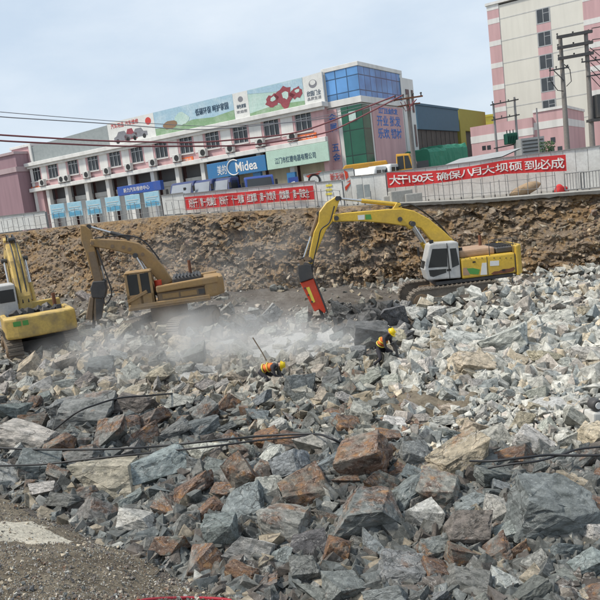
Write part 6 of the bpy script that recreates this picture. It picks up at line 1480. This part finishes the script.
P, S, C = scatter(25000, pick_fine, random.Random(6)); soup('fine_rubble', P, S, C, 'fine stone chips between the rocks', 'rubble')
def pick_bank(rr):
    px = rr.uniform(-40, 260); py = rr.uniform(470, 640); q = at_z(px, py, .9); x, y = q.x, q.y; bd = (x - BA.x) * BN.x + (y - BA.y) * BN.y
    if bd < -.1: return None
    sandy = ((x - SP.x) / .8) ** 2 + ((y - SP.y) / .8) ** 2 < .95
    if sandy and rr.random() < .5: return None
    s = rr.uniform(.008, .026) if rr.random() < .95 else rr.uniform(.03, .07)
    pal = rr.choice(['tan', 'brown', 'pale', 'brown', 'pink', 'dark', 'slate', 'brown', 'tan', 'mix'])
    if rr.random() < .05: pal = 'dust'
    return ((x, y, ter(x, y) + .03 + s * .2), s, tint(pal, rr))
P, S, C = scatter(12000, pick_bank, random.Random(8)); soup('gravel', P, S, C, 'mixed small gravel on the near left bank', 'gravel')
def pick_wall(rr):
    px = rr.uniform(-140, 760); x = at(px, 230, 38).x; v = rr.random() ** .8; left = sstep((4 - x) / 16)
    p = wall_pt(x, v); s = rr.uniform(.06, .28) * (1 if rr.random() < .9 else 2.0)
    dens = .35 + .65 * sstep((n3(x * .35, p.z * .5, 11) + .25) * 2)
    if v < .1 or rr.random() > dens: return None
    pal = rr.choice(['tan', 'rust', 'brown', 'pink', 'slate', 'tan', 'brown', 'mix'])
    if n3(x * .2, p.z * .4, 21) > .12: pal = rr.choice(['slate', 'pale', 'pink', 'mix', 'dark'])
    if v > .72 and x < 4: pal = rr.choice(['slate', 'pale', 'pink', 'tan'])
    c = tint(pal, rr); return ((p.x, p.y + s * .12, p.z), s, (c[0] * .66 + .055, c[1] * .60 + .034, c[2] * .53 + .016, c[3] * .9))
P, S, C = scatter(5200, pick_wall, random.Random(9)); soup('wall_stones', P, S, C, 'stones bedded in the excavated earth wall', 'stones')

# pale powder and dust sheets
def sheet(name, cx, cy, rx, ry, mat, label, cat, h=.05, seed=1):
    m = MB(); idx = {}; n = 60
    for j in range(n):
        for i in range(n):
            x = cx - rx * 1.5 + 3 * rx * i / n; y = cy - ry * 1.5 + 3 * ry * j / n; r = ((x - cx) / rx) ** 2 + ((y - cy) / ry) ** 2 + .7 * n3(x * 1.3 + seed, y * 1.3, seed) + .3 * n3(x * 4, y * 4, seed)
            if r < 1: idx[i, j] = len(m.v); m.v.append((x, y, ter(x, y) + .02 + h * (1 - max(0, r)) + .02 * n3(x * 4, y * 4)))
    for (i, j) in list(idx):
        q = [(i, j), (i + 1, j), (i + 1, j + 1), (i, j + 1)]
        if all(k in idx for k in q): m.f.append(tuple(idx[k] for k in q)); m.sm.append(True)
    tag(m.build(name, M[mat]), label, cat, kind='stuff')
M['powder'] = soil_mat('rock_powder', [(.3, (.46, .46, .44)), (.7, (.58, .58, .56))], 1.5, .03)
p = gter(566, 406); sheet('rock_powder', p.x, p.y, 1.0, .75, 'powder', 'pale rock powder at the right edge', 'powder', .1, 3)
p = gter(420, 406); sheet('soil_patch', p.x, p.y, 1.5, 1.0, 'bank', 'brown soil patch among the pale rubble right of centre', 'soil', .16, 12)
p = gter(285, 350); sheet('rock_powder', p.x, p.y, 3.0, 2.2, 'powder', 'pale rock dust on the floor between the two workers', 'powder', .05, 5)
p = gter(190, 372); sheet('rock_powder', p.x, p.y, 1.8, 1.0, 'powder', 'pale rock dust left of the bent worker', 'powder', .1, 8)

# cables and hoses lying over the rocks
def cable(pts, r, mat, label, lift=.45, name='cable', cat='cable'):
    Q = []
    for px, py, l in pts:
        z = 0
        for _ in range(8): p = at_z(px, py, z); z = ter(p.x, p.y) + lift * l
        Q.append(at_z(px, py, z))
    W = []
    for i in range(len(Q) - 1):
        a = Q[max(i - 1, 0)]; b, c = Q[i], Q[i + 1]; d = Q[min(i + 2, len(Q) - 1)]
        for k in range(10):
            t = k / 10; W.append(.5 * ((2 * b) + (c - a) * t + (2 * a - 5 * b + 4 * c - d) * t * t + (3 * b - a - 3 * c + d) * t ** 3))
    W.append(Q[-1]); m = MB(); m.tube(W, r, 8); return tag(m.build(name, mat), label, cat)
cable([(-20, 447, 1), (40, 449.5, 1.15), (110, 449, 1.1), (160, 446, 1.2), (210, 441, 1), (262, 436, 1), (312, 434, 1), (330, 438, .9), (346, 446, .5)], .026, M['wire'], 'upper black cable sagging across the left rocks')
cable([(-20, 466, .9), (40, 464.5, 1), (100, 458, 1), (160, 452, 1.2), (215, 446, 1), (262, 440, 1), (300, 436.5, 1), (325, 434, .7)], .022, M['wire'], 'lower black cable running from the left edge below the upper one')
cable([(54, 430, .7), (76, 413, 1.6), (95, 405, 1.7), (120, 398, 1.6), (150, 395.5, 1.3), (178, 393, .8)], .024, M['wire'], 'short dark cable over the red brown slab')
cable([(470, 461, .9), (492, 461, 1.2), (520, 458, 1.2), (548, 455, 1.1), (575, 455.5, 1), (615, 455, 1)], .022, M['wire'], 'dark cable leading to the right edge above the huge boulder')
cable([(488, 468, 1.0), (512, 464, 1.2), (538, 461, 1.1), (560, 455, .9), (580, 449, .8), (612, 446, .7)], .02, M['wire'], 'thin dark cable rising to the right edge', .45)
cable([(128, 604, .1), (150, 599.5, .1), (190, 598, .1), (225, 599.5, .1), (240, 604, .1)], .022, M['hosered'], 'red hose on the gravel at the bottom edge', .3, 'hose', 'hose')
# white sack with a dark drum at the right edge
p = gter(596, 425); o = empty('air_receiver', p, .2, 'white box with a dark round drum on top at the right edge', 'equipment')
m = MB(); m.xz([(-.16, 0), (.4, 0), (.4, .28), (-.13, .32)], -.15, .2); m.build('white_case', M['acw'], o, .04, seg=2)
m = MB(); m.cyl((.0, -.12, .45), (.0, .1, .45), .125, n=20); dr_ = m.build('drum', M['steel'], o, .02); m = MB(); m.cyl((.0, -.14, .45), (.0, -.122, .45), .07, n=16); m.build('drum_cap', M['vwhite'], dr_)

# drilling dust hanging over the pit
def dust(name, c, r, dens, label, seed):
    m = MB(); m.dome((0, 0, 0), r[0], r[1], r[2], 28, 10, -math.pi / 2 * .98); o = m.build(name, None) if False else None
    me = bpy.data.meshes.new(name); bm = bmesh.new(); bmesh.ops.create_icosphere(bm, subdivisions=4, radius=1.0)
    for v in bm.verts: v.co = Vector((v.co.x * r[0], v.co.y * r[1], v.co.z * r[2])) * (1 + .15 * mnoise.noise(v.co * 1.6 + Vector((seed, 0, 0))))
    bm.to_mesh(me); bm.free(); mt = bpy.data.materials.new(name + '_volume'); mt.use_nodes = True; t = mt.node_tree; t.nodes.clear()
    oo = t.nodes.new('ShaderNodeOutputMaterial'); pv = t.nodes.new('ShaderNodeVolumePrincipled'); pv.inputs['Color'].default_value = (.96, .96, .95, 1); pv.inputs['Anisotropy'].default_value = .2
    tc2 = t.nodes.new('ShaderNodeTexCoord'); nz2 = t.nodes.new('ShaderNodeTexNoise'); nz2.inputs['Scale'].default_value = .75; nz2.inputs['Detail'].default_value = 4
    r2 = t.nodes.new('ShaderNodeValToRGB'); r2.color_ramp.elements[0].position = .40; r2.color_ramp.elements[1].position = .66
    # soft edge: distance from the centre in the cloud's own space
    mp2 = t.nodes.new('ShaderNodeMapping'); mp2.inputs['Scale'].default_value = (1 / r[0], 1 / r[1], 1 / r[2]); ln = t.nodes.new('ShaderNodeVectorMath'); ln.operation = 'LENGTH'
    mr = t.nodes.new('ShaderNodeMapRange'); mr.inputs[1].default_value = .95; mr.inputs[2].default_value = .2; mr.inputs[3].default_value = 0; mr.inputs[4].default_value = dens; mm = t.nodes.new('ShaderNodeMath'); mm.operation = 'MULTIPLY'
    t.links.new(tc2.outputs['Object'], nz2.inputs['Vector']); t.links.new(nz2.outputs['Fac'], r2.inputs[0]); t.links.new(tc2.outputs['Object'], mp2.inputs[0]); t.links.new(mp2.outputs[0], ln.inputs[0]); t.links.new(ln.outputs['Value'], mr.inputs[0])
    t.links.new(r2.outputs[0], mm.inputs[0]); t.links.new(mr.outputs[0], mm.inputs[1]); t.links.new(mm.outputs[0], pv.inputs['Density']); t.links.new(pv.outputs[0], oo.inputs['Volume'])
    me.materials.append(mt); o = bpy.data.objects.new(name, me); COL.objects.link(o); o.location = c; tag(o, label, 'dust', kind='stuff')
c = gter(178, 370); dust('dust_cloud', c + Vector((0, .8, .5)), (6.6, 4.4, 2.1), .5, 'pale drilling dust drifting left of the bent worker', 1)
c = gter(290, 362); dust('dust_cloud', c + Vector((0, 1.0, .2)), (4.4, 3.2, 1.3), .5, 'thin dust between the two workers', 4)
c = at(240, 262, 33); dust('dust_cloud', c, (9.0, 1.8, 3.2), .16, 'thin dust rising right of the brownish excavator', 7)
